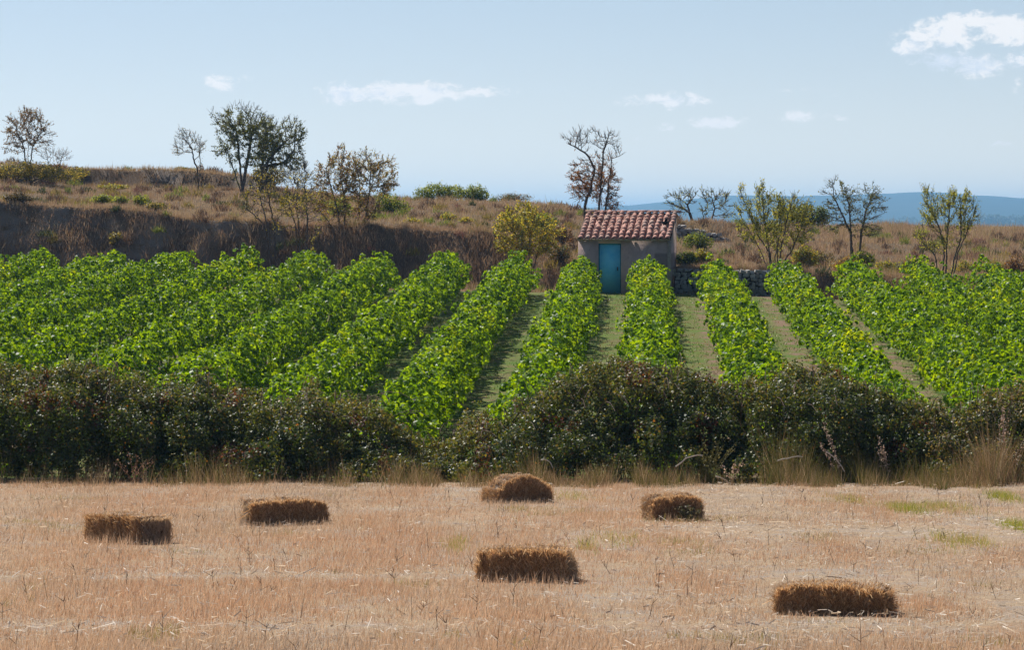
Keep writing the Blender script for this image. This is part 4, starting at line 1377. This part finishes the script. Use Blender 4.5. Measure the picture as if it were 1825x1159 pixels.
# green tufts one can point at
TUFTS = [(1785, 888, 34, 0.9, 'bright green grass tuft near the right edge below the hedge'), (1612, 910, 36, 0.9, 'yellow green grass tuft on the right, left one of a close pair'),
         (1680, 908, 60, 0.5, 'wide yellowish grass tuft on the right, right one of a close pair'), (1815, 942, 30, 1.0, 'bright green grass tuft cut by the right edge of the photo'),
         (1712, 968, 60, 0.5, 'sparse yellow green tuft on the bare right part of the field'), (815, 975, 30, 0.5, 'small yellow green tuft left of the central bale'),
         (1043, 978, 24, 0.6, 'small yellow green tuft right of the central bale'), (1515, 895, 40, 0.4, 'faint yellow grass patch below the hedge right of centre'),
         (1100, 965, 46, 0.35, 'faint sparse green tuft between the central bale and the small bale'), (1020, 888, 40, 0.4, 'low yellow green tuft right of the rounded bale')]
for i_, (tx, ty, tw, gs, lab) in enumerate(TUFTS):
    r_ = np.random.default_rng(1200 + i_)
    b = ground_hit(tx, ty)
    S = F / b[1]
    n = int(1000 * (tw / 36) * (0.1 + gs) * (1.0 if tx > 1500 else 0.55))
    X = b[0] + r_.normal(size=n) * tw / S * 0.46; Y = b[1] + r_.normal(size=n) * 0.7
    cl = vnoise(X * 9, Y * 5, seed=i_) > -0.35
    X, Y = X[cl], Y[cl]; n = len(X)
    cols = pick([(0.30, 0.36, 0.045), (0.22, 0.30, 0.04), (0.42, 0.40, 0.07)], r_, n)
    dr = r_.uniform(size=n) > gs
    cols[dr] = pick([(0.46, 0.38, 0.13), (0.5, 0.38, 0.2)], r_, int(dr.sum()))
    V_, F_, C_ = blade_tris(np.stack([X, Y, H(X, Y) - 0.01], 1) - b, r_.uniform(0.07, 0.16, n), r_.uniform(0.004, 0.008, n), cols, r_, 0.4)
    o = obj('grass_tuft', mesh_data('grass_tuft', V_, F_, M_STRAW, C_), None, b)
    tag(o, lab, 'grass tuft', 'green tufts in the stubble', 'stuff')

# thin dark weed stems standing in the stubble
n = 190
rg = np.random.default_rng(13)
Y = rg.uniform(23, 50, n); X = (rg.uniform(-40, 1870, n) - 912.5) / F * Y
ok = not_under(X, Y, 0.05); X, Y = X[ok], Y[ok]
g = Geo()
for x_, y_ in zip(X, Y):
    b = np.array([x_, y_, float(H(x_, y_)) - 0.01]); h_ = rg.uniform(0.08, 0.26)
    top = b + np.array([rg.normal() * 0.04, rg.normal() * 0.03, h_])
    A, B_ = [b], [top]
    for _ in range(rg.integers(0, 5)):
        t_ = rg.uniform(0.35, 0.9); p_ = b + (top - b) * t_
        A.append(p_); B_.append(p_ + np.array([rg.normal() * 0.04, rg.normal() * 0.04, rg.uniform(0.02, 0.07)]))
    A, B_ = np.array(A), np.array(B_)
    Vt, Ft = tubes(A, B_, np.full(len(A), 0.003), np.full(len(A), 0.0015), 3)
    g.add(Vt, Ft, np.tile(np.array([(0.13, 0.085, 0.06)]) * rg.uniform(0.6, 1.8), (len(Vt), 1)))
tag(obj('weed_stems', g.mesh('weed_stems', M_STRAW)), 'thin dark dried weed stems sticking out of the stubble', 'weeds', kind='stuff')

# ---------------------------------------------------------------- dry grass on the hillside and its banks
rg = np.random.default_rng(15)
n = 430000
Y = 127 + rg.uniform(0, 1, n) ** 1.25 * 75
xx = rg.uniform(-170, 1990, n); X = (xx - 912.5) / F * Y
# the two steep banks face the camera: as many blades as their face needs
nb = 150000
u_ = rg.uniform(size=nb)
Yb1 = np.interp(X[:nb], B1[0], B1[2]); Yb2 = np.interp(X[:nb], B2[0], B2[2])
Y[:nb] = Yb1 - 0.5 + (Yb2 - Yb1 + 1.2) * u_
Yb3 = np.interp(X[:28000], B3[0], B3[2]); Yb4 = np.interp(X[:28000], B4[0], B4[2])
Y[:28000] = Yb3 - 0.5 + (Yb4 - Yb3 + 1.0) * u_[:28000]
e_ = 0.25
gz = (H(X, Y + e_) - H(X, Y)) / e_
steep = gz > 0.45
# no grass through the hut or the walls
hx_, hy_ = X - HUT[0], Y - HUT[1]
lx = hx_ * math.cos(HR) + hy_ * math.sin(HR); ly = -hx_ * math.sin(HR) + hy_ * math.cos(HR)
inhut = (np.abs(lx) < HW / 2 + 0.15) & (ly > -0.6) & (ly < HD + 0.15)
inwall = (xx > 1200) & (xx < 1405) & (Y < 128.75)
inpath = (Y < 133.0) & (X < 2.2) & (Y < np.interp(X, B1[0], B1[2]) - 0.6)
keep = ~inhut & ~inwall & ~(inpath & (rg.uniform(size=n) < 0.6))
pale = fbm(X * 0.55, Y * 0.5, H(X, Y) * 0.7, seed=120)
keep &= ~(steep & (X < -7) & (pale > 0.05) & (rg.uniform(size=n) < 0.7))
keep &= ~(steep & (rg.uniform(size=n) < 0.25))
X, Y, xx, steep = X[keep], Y[keep], xx[keep], steep[keep]; n = len(X)
hue = fbm(X / 2.6, Y / 7.0, seed=121); h2 = fbm(X / 0.8, Y / 2.6, seed=122)
cols = pick([(0.36, 0.255, 0.165), (0.42, 0.315, 0.21), (0.28, 0.19, 0.125), (0.50, 0.40, 0.29)], rg, n, [3, 2, 2, 1])
wheat = rg.uniform(size=n) < np.clip(0.2 + hue * 1.2, 0, 0.8)
cols[wheat] = pick([(0.44, 0.335, 0.21), (0.50, 0.40, 0.27), (0.40, 0.31, 0.16)], rg, int(wheat.sum()))
gr = rg.uniform(size=n) < np.clip(h2 * 1.3 - 0.35 + np.interp(xx, [700, 1250, 1825], [0.0, 0.12, 0.10]), 0, 0.6)
cols[gr & ~steep] = pick([(0.22, 0.21, 0.07), (0.27, 0.25, 0.09), (0.17, 0.16, 0.06)], rg, int((gr & ~steep).sum()))
ds = steep & (rg.uniform(size=n) < 0.55)
cols[ds] = pick([(0.33, 0.22, 0.15), (0.24, 0.16, 0.11), (0.42, 0.30, 0.20)], rg, int(ds.sum()))
hh = rg.uniform(0.07, 0.30, n) * (1 + 0.9 * h2) * np.interp(xx, [0, 500, 1200, 1600, 1825], [0.85, 1.0, 1.0, 1.3, 1.5])
hh *= np.where(rg.uniform(size=n) < 0.02, 1.8, 1)
V_, F_, C_ = blade_tris(np.stack([X, Y, H(X, Y) - 0.03], 1), hh, rg.uniform(0.014, 0.034, n), cols, rg, 0.35, wind=(0.05, -0.1))
tag(obj('dry_grass', mesh_data('dry_grass', V_, F_, M_STRAW, C_)), 'brown dry grass covering the terraces and banks behind the vines', 'grass', kind='stuff')


# low leafy or dry shrubs: lumps of small leaves on short twigs
def shrub(label, cat, group, x, Y, w_px, h_px, colors, seed, n=2200, leaf=0.08, lumps=5, name='shrub', base_off=0.0, wts=None, stemc=True):
    rg = np.random.default_rng(seed)
    b = on_ground(x, Y)
    b[2] -= base_off
    S = F / Y
    W, Hh = w_px / S, h_px / S
    root = empty(name, b)
    tag(root, label, cat, group)
    cen, rad = [], []
    for q in range(lumps):
        u_ = (q + 0.5) / lumps - 0.5 if lumps > 1 else 0.0
        cen.append([u_ * W * 0.75 + rg.normal() * W * 0.04, rg.normal() * W * 0.10, Hh * rg.uniform(0.38, 0.55) * (1 - 0.3 * abs(u_) * 2)])
        rad.append([W / lumps * rg.uniform(0.75, 1.1) if lumps > 1 else W / 2, max(W * 0.22, 0.25), Hh * rg.uniform(0.38, 0.5) * (1 - 0.25 * abs(u_) * 2)])
    cen, rad = np.array(cen), np.array(rad)
    k = rg.integers(0, lumps, n)
    d = unit(rg.normal(size=(n, 3)))
    r = rg.uniform(0.25, 1, n) ** 0.5
    r *= 1 + 0.35 * vnoise(d[:, 0] * 2.2 + k * 9, d[:, 1] * 2.2, d[:, 2] * 2.2, seed=seed)
    sp = rg.uniform(size=n) < 0.08
    r[sp] *= 1.3
    Pt = cen[k] + d * rad[k] * r[:, None]
    Pt[:, 2] = np.maximum(Pt[:, 2], 0.02)
    cols = pick(colors, rg, n, wts, 0.22)
    V_, F_, C_ = leaf_quads(Pt, d + rg.normal(size=(n, 3)) * 0.8 + np.array([0, 0, 0.4]), rg.uniform(0.6, 1.3, n) * leaf, cols, rg, 0.3, 0.6)
    obj('foliage', mesh_data('foliage', V_, F_, M_LEAF, C_), root)
    ns = 14 + lumps * 5
    g = Geo()
    k = rg.integers(0, lumps, ns)
    A = np.stack([rg.normal(size=ns) * W * 0.12 , rg.normal(size=ns) * W * 0.05, np.full(ns, -0.05)], 1)
    E = cen[k] + unit(rg.normal(size=(ns, 3))) * rad[k] * 0.95
    E[:, 2] = np.maximum(E[:, 2], Hh * 0.3)
    M_ = (A + E) / 2 + np.array([0, 0, 0.1]) * Hh
    Vt, Ft = tubes(A, M_, np.full(ns, 0.02), np.full(ns, 0.012), 3); g.add(Vt, Ft)
    Vt, Ft = tubes(M_, E, np.full(ns, 0.012), np.full(ns, 0.006), 3); g.add(Vt, Ft)
    so = obj('stem', g.mesh('stem', M_BARK), root)
    so['kind'] = 'stuff'
    return root


GRN = [(0.11, 0.17, 0.04), (0.08, 0.13, 0.035), (0.15, 0.21, 0.05)]
LIM = [(0.22, 0.28, 0.05), (0.16, 0.22, 0.045), (0.30, 0.33, 0.07)]
YEL = [(0.32, 0.27, 0.06), (0.26, 0.21, 0.06), (0.20, 0.17, 0.06), (0.38, 0.31, 0.09)]
OLV = [(0.09, 0.11, 0.045), (0.06, 0.08, 0.035), (0.12, 0.13, 0.05)]
BRN = [(0.17, 0.11, 0.075), (0.12, 0.085, 0.065), (0.22, 0.15, 0.10)]
RST = [(0.26, 0.11, 0.065), (0.20, 0.09, 0.06), (0.30, 0.15, 0.09)]
PNK = [(0.24, 0.13, 0.11), (0.19, 0.10, 0.09), (0.28, 0.18, 0.12)]

shrub('broad yellowish shrub at the far left of the upper terrace', 'shrub', None, 45, 158.0, 200, 44, YEL + OLV, 1301, 9000, 0.085, 8)
shrub('bright green shrub on the left terrace, leftmost of three', 'shrub', 'three green shrubs on the left terrace', 182, 141.5, 38, 22, LIM, 1302, 1100, 0.08, 3)
shrub('bright green shrub on the left terrace, middle of three', 'shrub', 'three green shrubs on the left terrace', 215, 140.5, 26, 22, LIM, 1303, 800, 0.08, 2)
shrub('bright green shrub on the left terrace, rightmost of three', 'shrub', 'three green shrubs on the left terrace', 250, 139.5, 28, 28, LIM, 1304, 900, 0.08, 2)
shrub('small pale green shrub at the foot of the dark upper bank', 'shrub', None, 205, 157.0, 55, 14, LIM + YEL, 1305, 900, 0.08, 4)
shrub('round olive tussock on the shaded left bank', 'shrub', None, 207, 135.6, 24, 26, OLV + YEL, 1306, 700, 0.07, 1)
shrub('dark tussock on the edge of the left bank', 'shrub', None, 32, 137.6, 44, 24, [(0.07, 0.055, 0.04), (0.10, 0.08, 0.045)], 1307, 1500, 0.07, 3)
shrub('low olive tussock on the bank edge below the three green shrubs', 'shrub', None, 278, 137.2, 34, 18, YEL + OLV, 1308, 900, 0.07, 2)
shrub('small green bush on the skyline behind the slender tree', 'shrub', None, 330, 163.5, 34, 12, LIM + OLV, 1309, 700, 0.08, 2)
shrub('dark olive bush under the big dark trees', 'shrub', None, 478, 160.3, 52, 46, OLV + YEL, 1310, 2600, 0.09, 3)
shrub('dark green bush on the skyline, left half of the pair near the middle', 'shrub', None, 782, 169.0, 76, 40, GRN + LIM, 1311, 3800, 0.09, 4)
shrub('lighter green bush with spiky shoots, right half of the skyline pair', 'shrub', None, 842, 168.5, 68, 34, LIM + GRN, 1312, 2800, 0.085, 5)
shrub('round grey brown leafless bush on the skyline right of the green pair', 'shrub', None, 915, 165.0, 56, 20, BRN + OLV, 1313, 1800, 0.05, 3)
shrub('bright green bush behind the pinkish multi-stemmed tree', 'shrub', None, 700, 150.0, 60, 42, LIM + GRN, 1314, 1900, 0.09, 3)
shrub('lime green bush inside the crown of the yellowing multi-stemmed tree', 'shrub', None, 605, 141.0, 52, 44, LIM, 1315, 1500, 0.09, 3)
shrub('green bush above the yellow bush left of the hut', 'shrub', None, 958, 142.5, 78, 48, LIM + GRN, 1316, 3600, 0.09, 4)
shrub('reddish brown shrub between the green bush and the hut', 'shrub', None, 1000, 140.0, 44, 44, PNK + BRN, 1317, 1700, 0.07, 3)
shrub('dark brown thicket at the foot of the rusty tree', 'shrub', None, 1085, 141.0, 100, 40, BRN + RST + OLV, 1318, 3400, 0.06, 5)
shrub('dark green bush beside the right wall of the hut', 'shrub', None, 1222, 130.2, 34, 34, OLV + GRN, 1319, 1500, 0.09, 2)
shrub('yellow green bush right of the dark one beside the hut', 'shrub', None, 1250, 130.6, 42, 34, LIM + YEL, 1320, 1400, 0.09, 3)
shrub('small upright green bush before the small grey retaining wall', 'shrub', None, 1243, 139.0, 60, 36, LIM + GRN, 1321, 1700, 0.08, 4)
shrub('dense green tree-like bush between the pale and the dark trees', 'shrub', None, 1440, 172.0, 90, 50, GRN + OLV, 1322, 4200, 0.10, 5)
shrub('yellow green bush right of the pale green tree', 'shrub', None, 1435, 134.0, 50, 46, LIM + YEL, 1323, 1800, 0.09, 3)
shrub('small orange bush below the dark twiggy tree', 'shrub', None, 1504, 133.5, 30, 36, RST + YEL, 1324, 1300, 0.07, 2)
shrub('lime green bush at the foot of the dark twiggy tree', 'shrub', None, 1538, 139.0, 46, 34, LIM, 1325, 1500, 0.09, 3)
shrub('thin yellow green bush right of the orange one', 'shrub', None, 1580, 135.0, 36, 26, LIM + YEL, 1326, 900, 0.08, 3)
shrub('olive green bush above the vine tops right of the orange bush', 'shrub', None, 1627, 134.5, 60, 32, GRN + YEL + OLV, 1327, 2000, 0.08, 4)
shrub('pale yellow green bush behind the rightmost tree', 'shrub', None, 1722, 134.5, 56, 34, YEL + LIM, 1328, 1500, 0.08, 4)
shrub('low yellowish bush near the right edge above the vines', 'shrub', None, 1768, 135.0, 44, 34, YEL + LIM, 1329, 1200, 0.07, 3)
shrub('reddish brown bush at the right edge of the photo', 'shrub', None, 1812, 135.0, 50, 44, PNK + BRN, 1330, 1900, 0.07, 3)
shrub('dark hollow looking brown bush on the slope left of the hut', 'shrub', None, 1000, 134.2, 34, 40, BRN + OLV, 1331, 1500, 0.07, 2)
shrub('grey brown dry bush in front of the dark twiggy tree', 'shrub', None, 1462, 137.0, 54, 34, BRN + OLV, 1332, 1600, 0.06, 3)
for i_, (x_, Y_, w_, h_) in enumerate([(800, 145, 40, 16), (830, 142, 30, 14), (735, 141, 34, 13)]):
    shrub(['low yellow green tuft on the middle terrace, centre one of three', 'low yellow green tuft on the middle terrace, rightmost of three', 'low yellow green tuft on the middle terrace, leftmost of three'][i_],
          'shrub', 'low tufts on the middle terrace', x_, Y_, w_, h_, YEL + LIM, 1340 + i_, 500, 0.07, 3)
# low tussocks nobody could count, breaking up the grass
rg = np.random.default_rng(88)
g = Geo()
for q in range(700):
    x_ = rg.uniform(-120, 1950); Y_ = 129.5 + rg.uniform() ** 1.3 * 42
    b_ = on_ground(x_, Y_)
    if 1015 < x_ < 1215 and Y_ < 133.5: continue
    if x_ < 950 and Y_ < 134.6: continue
    if 1195 < x_ < 1405 and Y_ < 130: continue
    w_ = rg.uniform(0.25, 0.85); h_ = rg.uniform(0.14, 0.42)
    nl_ = int(130 * w_ / 0.5)
    d_ = unit(rg.normal(size=(nl_, 3))); d_[:, 2] = np.abs(d_[:, 2])
    Pt = b_ + d_ * np.array([w_ * 0.6, w_ * 0.5, h_]) * rg.uniform(0.4, 1.05, (nl_, 1))
    c_ = [BRN, BRN, OLV, YEL, PNK, LIM][rg.choice(6, p=[.26, .14, .17, .19, .08, .16])]
    V_, F_, C_ = blade_tris(Pt - np.array([0, 0, 0.1]), rg.uniform(0.10, 0.28, nl_), rg.uniform(0.03, 0.06, nl_), pick(c_, rg, nl_, var=0.25), rg, 0.5)
    g.add(V_, F_, C_)
tag(obj('tussocks', g.mesh('tussocks', M_STRAW)), 'low brown and olive tussocks dotted over the dry terraces', 'tussocks', kind='stuff')


# ---------------------------------------------------------------- trees
TC_BR = [(0.17, 0.10, 0.07), (0.13, 0.08, 0.06), (0.22, 0.14, 0.09)]
TC_DG = [(0.085, 0.11, 0.04), (0.065, 0.085, 0.032), (0.12, 0.14, 0.045), (0.15, 0.15, 0.05)]
TC_YG = [(0.29, 0.32, 0.08), (0.23, 0.27, 0.065), (0.36, 0.35, 0.10), (0.17, 0.20, 0.06)]
TC_YL = [(0.32, 0.28, 0.09), (0.25, 0.22, 0.08), (0.18, 0.17, 0.07)]
TG = None
make_tree('almond_tree', 'round reddish brown twiggy tree on the skyline at the far left', 'tree', TG, [[(48, 292), (44, 265), (30, 235)], [(50, 292), (58, 262), (75, 235)], [(49, 292), (50, 255)]],
          [(52, 235, 40, 38), (30, 240, 22, 28), (78, 240, 20, 26), (50, 208, 30, 18), (20, 262, 14, 14)], 159, TC_BR + [(0.14, 0.12, 0.06)], 4200, 51, 520, 0.075, rmin=0.008, rtop=0.055, kill=0.17)
make_tree('almond_tree', 'small bare spreading shrub tree right of the reddish tree at far left', 'tree', TG, [[(92, 300), (85, 285)], [(94, 300), (110, 282)]],
          [(82, 275, 14, 14), (108, 280, 20, 12)], 159.5, TC_BR, 260, 52, 140, 0.05, rmin=0.008, rtop=0.03, kill=0.15, step=0.1)
make_tree('almond_tree', 'slender small tree leaning left with a thin dark crown', 'tree', TG, [[(354, 326), (352, 300), (344, 280)], [(353, 304), (358, 285)]],
          [(335, 252, 24, 20), (325, 240, 14, 14), (355, 262, 12, 18), (322, 268, 14, 10)], 158.5, TC_BR + TC_DG, 950, 53, 260, 0.06, rmin=0.009, rtop=0.06, kill=0.16)


def zone_low(cy, soft=25):
    return lambda x, y: np.clip((y - cy) / soft, 0.05, 1)


make_tree('almond_tree', 'big dark green tree with bare upper twigs, left one of the pair', 'tree', TG, [[(432, 322), (428, 295), (424, 262), (418, 225)], [(430, 300), (405, 268)], [(431, 296), (445, 262), (450, 225)]],
          [(425, 230, 42, 42), (400, 220, 26, 26), (450, 220, 28, 34), (395, 265, 18, 18), (432, 195, 36, 14), (385, 205, 14, 12), (470, 245, 22, 40), (445, 275, 22, 26), (410, 272, 22, 18)], 158.0, TC_DG + [(0.14, 0.17, 0.05)], 11500, 54, 660, 0.075, rmin=0.009, rtop=0.13, kill=0.17,
          leaf_zone=lambda x, y: np.clip((y - 188) / 45, 0.03, 1) * np.where(x < 395, 0.35, 1))
make_tree('almond_tree', 'big dark green tree with leaning limbs, right one of the pair', 'tree', TG, [[(462, 322), (470, 300), (492, 268), (515, 245)], [(466, 310), (476, 296), (505, 290), (525, 268)], [(464, 316), (468, 270), (475, 235)]],
          [(480, 245, 26, 40), (505, 262, 32, 30), (528, 290, 18, 20), (515, 222, 20, 18), (530, 240, 16, 26), (478, 222, 18, 20), (500, 285, 36, 16), (460, 290, 16, 20)], 158.8, TC_DG + [(0.13, 0.15, 0.05)], 10500, 55, 660, 0.075, rmin=0.009, rtop=0.13, kill=0.17,
          leaf_zone=lambda x, y: np.clip((y - 205) / 35, 0.03, 1))
make_tree('almond_tree', 'leafless arching multi-stemmed shrub tree at the bank below the big trees', 'tree', TG, [[(488, 448), (480, 415), (455, 380)], [(486, 448), (476, 400), (462, 350)], [(490, 448), (488, 400), (478, 345)], [(488, 448), (470, 400), (440, 372)]],
          [(462, 350, 30, 34), (440, 370, 16, 18), (480, 340, 20, 24), (470, 318, 26, 14)], 134.6, TC_YL, 750, 56, 300, 0.075, rmin=0.009, rtop=0.05, kill=0.18,
          leaf_zone=lambda x, y: np.where(y < 360, 1, 0.12))
make_tree('almond_tree', 'thin tree with sparse yellow leaves between the leafless shrub and the pinkish tree', 'tree', TG, [[(540, 448), (548, 415), (546, 360), (540, 320)], [(536, 448), (526, 400), (515, 360)], [(542, 446), (560, 415)], [(538, 448), (532, 395), (528, 360)]],
          [(520, 365, 28, 34), (545, 350, 24, 50), (520, 320, 24, 20), (565, 385, 16, 20), (500, 395, 14, 16)], 134.4, TC_YL + [(0.25, 0.25, 0.06)], 1700, 57, 380, 0.085, rmin=0.008, rtop=0.05, kill=0.17,
          leaf_zone=lambda x, y: np.where(y > 345, 1, 0.2))
make_tree('almond_tree', 'bare twiggy sapling behind the thin yellow-leaved tree', 'tree', TG, [[(520, 352), (522, 330), (515, 312)], [(520, 352), (530, 325)]],
          [(515, 318, 18, 20), (535, 318, 22, 22)], 150.0, TC_YL, 200, 58, 170, 0.06, rmin=0.008, rtop=0.03, kill=0.15)
make_tree('almond_tree', 'wide many-stemmed tree with pinkish and yellow leaves, its left half', 'tree', TG, [[(606, 425), (602, 380), (590, 335), (580, 300)], [(606, 425), (585, 395), (568, 372)], [(614, 425), (616, 370), (606, 310)], [(615, 425), (612, 360), (618, 320)]],
          [(595, 310, 32, 34), (580, 345, 22, 26), (605, 275, 18, 16), (620, 330, 20, 40), (572, 310, 12, 20), (585, 380, 20, 18), (612, 385, 18, 22)], 136.2, PNK + TC_YL + [(0.22, 0.22, 0.06), (0.20, 0.16, 0.14)], 6500, 59, 520, 0.068, rmin=0.008, rtop=0.06, kill=0.17)
make_tree('almond_tree', 'wide many-stemmed tree with pinkish and yellow leaves, its right half', 'tree', TG, [[(637, 420), (652, 385), (658, 340), (662, 300)], [(636, 420), (640, 380), (640, 320)], [(638, 420), (665, 378), (685, 345)], [(625, 420), (640, 375), (650, 350)]],
          [(650, 300, 30, 34), (680, 320, 26, 34), (650, 278, 22, 16), (690, 290, 14, 18), (650, 340, 30, 26), (632, 300, 14, 30), (655, 375, 26, 18)], 136.6, PNK + TC_YL + TC_YL + [(0.2, 0.2, 0.06), (0.22, 0.17, 0.14)], 8000, 60, 560, 0.068, rmin=0.008, rtop=0.06, kill=0.17)
make_tree('almond_tree', 'bushy yellow and green small tree on the bank left of the hut', 'tree', TG, [[(938, 470), (930, 430), (905, 400)], [(940, 470), (945, 425), (950, 395)], [(942, 470), (965, 430), (980, 410)], [(940, 470), (935, 440), (915, 430)]],
          [(935, 408, 54, 38), (902, 405, 28, 26), (978, 410, 24, 28), (930, 382, 38, 18), (940, 440, 46, 24), (895, 430, 16, 16)], 133.2, TC_YG + [(0.46, 0.38, 0.06), (0.40, 0.38, 0.05), (0.42, 0.30, 0.07)], 11000, 61, 560, 0.085, rmin=0.008, rtop=0.05, kill=0.18, spread=0.13)
make_tree('almond_tree', 'tall twisted bare tree with rusty lower leaves behind the hut', 'tree', TG, [[(1044, 392), (1042, 365), (1052, 340), (1060, 300), (1045, 275), (1025, 262)], [(1062, 300), (1075, 270), (1085, 240)], [(1058, 392), (1068, 360), (1078, 320)], [(1070, 300), (1090, 282), (1105, 278)]],
          [(1030, 248, 24, 20), (1055, 245, 20, 18), (1085, 260, 20, 24), (1098, 276, 14, 12), (1045, 320, 34, 34), (1080, 330, 26, 34), (1028, 345, 16, 14), (1085, 358, 24, 20), (1065, 285, 20, 14)], 138.5, RST + TC_BR, 7500, 62, 620, 0.062, rmin=0.010, rtop=0.11, kill=0.17, jit=0.42,
          leaf_zone=lambda x, y: np.clip((y - 262) / 40, 0.03, 1))
make_tree('almond_tree', 'sparse crooked tree right of the hut roof, left one of two', 'tree', TG, [[(1238, 392), (1230, 380), (1215, 372)], [(1235, 390), (1225, 365), (1240, 348)]],
          [(1200, 358, 16, 16), (1222, 352, 22, 16), (1215, 375, 18, 10)], 150, TC_DG + TC_YG, 380, 63, 230, 0.07, rmin=0.011, rtop=0.07, kill=0.17, jit=0.4)
make_tree('almond_tree', 'sparse crooked tree right of the hut roof, right one of two', 'tree', TG, [[(1265, 394), (1274, 372), (1268, 352)], [(1254, 394), (1252, 380), (1262, 370)]],
          [(1265, 350, 20, 16), (1285, 358, 16, 20), (1295, 380, 14, 14), (1258, 375, 14, 12)], 151, TC_DG + TC_YG, 560, 64, 280, 0.07, rmin=0.011, rtop=0.06, kill=0.17, jit=0.4)
make_tree('almond_tree', 'pale green tree with upright leafy shoots above the stone wall', 'tree', TG,
          [[(1377, 482), (1372, 450), (1352, 420), (1332, 380), (1320, 345)], [(1374, 462), (1368, 430), (1362, 390), (1358, 345)], [(1376, 470), (1390, 420), (1392, 370)], [(1372, 450), (1345, 425), (1330, 405)]],
          [(1335, 395, 24, 40), (1362, 370, 16, 36), (1358, 415, 32, 30), (1322, 362, 10, 22), (1355, 350, 10, 16), (1390, 380, 12, 30)], 129.8, TC_YG, 4600, 65, 420, 0.075, rmin=0.008, rtop=0.05, kill=0.17, bias=0.35, tw_len=1.35, tw_up=1.4)
make_tree('almond_tree', 'pale yellow green many-stemmed tree close right of the one above the stone wall', 'tree', TG,
          [[(1388, 476), (1392, 440), (1400, 400), (1410, 360)], [(1390, 476), (1410, 445), (1430, 405)], [(1387, 476), (1385, 430), (1380, 390)]],
          [(1405, 385, 22, 36), (1425, 410, 26, 30), (1400, 430, 40, 24), (1435, 380, 12, 22), (1385, 400, 18, 26)], 131.5, TC_YG + [(0.30, 0.28, 0.07)], 4800, 66, 420, 0.075, rmin=0.008, rtop=0.05, kill=0.17, bias=0.3, tw_len=1.35, tw_up=1.4)
make_tree('almond_tree', 'dark twiggy tree with two trunks against the blue hill', 'tree', TG,
          [[(1521, 446), (1516, 415), (1500, 380), (1485, 350)], [(1530, 444), (1536, 410), (1545, 375), (1556, 345)], [(1518, 425), (1515, 380), (1508, 345)]],
          [(1490, 350, 28, 26), (1520, 365, 26, 30), (1555, 365, 24, 26), (1485, 325, 14, 14), (1490, 395, 26, 22), (1560, 335, 8, 14), (1530, 400, 30, 26), (1560, 410, 20, 14)], 139.5, TC_DG + [(0.13, 0.13, 0.05)], 2900, 67, 520, 0.07, rmin=0.009, rtop=0.08, kill=0.17)
make_tree('almond_tree', 'rightmost tree, pale yellow green with upright shoots above the vines', 'tree', TG,
          [[(1682, 498), (1682, 470), (1684, 440), (1672, 400), (1660, 370), (1650, 345)], [(1686, 498), (1700, 465), (1712, 420), (1712, 355)], [(1682, 480), (1665, 455), (1645, 430)], [(1690, 490), (1708, 450), (1725, 410), (1735, 380)], [(1684, 450), (1690, 400), (1695, 355)]],
          [(1660, 380, 18, 34), (1692, 375, 16, 36), (1720, 390, 16, 34), (1650, 420, 18, 22), (1690, 425, 34, 24), (1738, 395, 10, 16), (1650, 352, 8, 14), (1725, 355, 8, 14), (1665, 440, 24, 14)], 130.6, TC_YG, 5000, 68, 480, 0.075, rmin=0.008, rtop=0.055, kill=0.17, bias=0.35, tw_len=1.35, tw_up=1.4)

# ---------------------------------------------------------------- far tree belts on the plain
def far_belt(label, x0, x1, Y, ytop, ybase, n_tree, seed, leafs=420):
    rg = np.random.default_rng(seed)
    S = F / Y
    V_, F_, C_ = [], [], []
    g = Geo()
    zb = -14 + CAMZ
    for i_ in range(n_tree):
        x_ = rg.uniform(x0, x1)
        top = P(x_, ytop + rg.uniform(0, 9) + 3 * vnoise(x_ / 30, 0, seed=seed), Y)[2]
        hh_ = top - zb
        c_ = np.array([(x_ - 912.5) / S, Y + rg.uniform(-40, 40), zb + hh_ * 0.55])
        d = unit(rg.normal(size=(leafs, 3))); r = rg.uniform(0.5, 1, (leafs, 1)) ** 0.4
        Pt = c_ + d * r * np.array([hh_ * rg.uniform(0.35, 0.6), hh_ * 0.4, hh_ * 0.47])
        v_, f_, cc = leaf_quads(Pt, d + rg.normal(size=(leafs, 3)) * 0.5, rg.uniform(0.05, 0.12, leafs) * hh_, pick([(0.035, 0.055, 0.022), (0.05, 0.065, 0.03)], rg, leafs), rg)
        g.add(v_, f_, cc)
    o = obj('tree_belt', g.mesh('tree_belt', M_LEAF))
    tag(o, label, 'trees', None, 'stuff')


far_belt('bluish far belt of trees on the plain below the hill at right', 1740, 1990, 4600, 379, 402, 40, 71)
far_belt('fainter farther belt of trees at the foot of the hill', 1140, 1800, 5200, 386, 403, 90, 72, 260)

# ---------------------------------------------------------------- haze
hz_m = bpy.data.materials.new('haze')
hz_m.use_nodes = True
hz_m.node_tree.nodes.clear()
hn = NT(hz_m.node_tree)
pv = hn.n('ShaderNodeVolumePrincipled', {'Color': (0.32, 0.64, 1.0, 1), 'Density': 0.000145, 'Anisotropy': 0.4})
hn.n('ShaderNodeOutputMaterial', {'Volume': pv.outputs[0]})
g = Geo()
box_into(g, -22000, 22000, -60, 31000, -14 + CAMZ - 1.5, 93)
hz = obj('haze', g.mesh('haze', hz_m))
tag(hz, 'pale blue air haze over the plain', 'haze', None, 'stuff')
tot = sum(len(o.data.loops) - 2 * len(o.data.polygons) for o in bpy.data.objects if o.type == 'MESH')
print('triangles', tot, 'objects', len(bpy.data.objects))
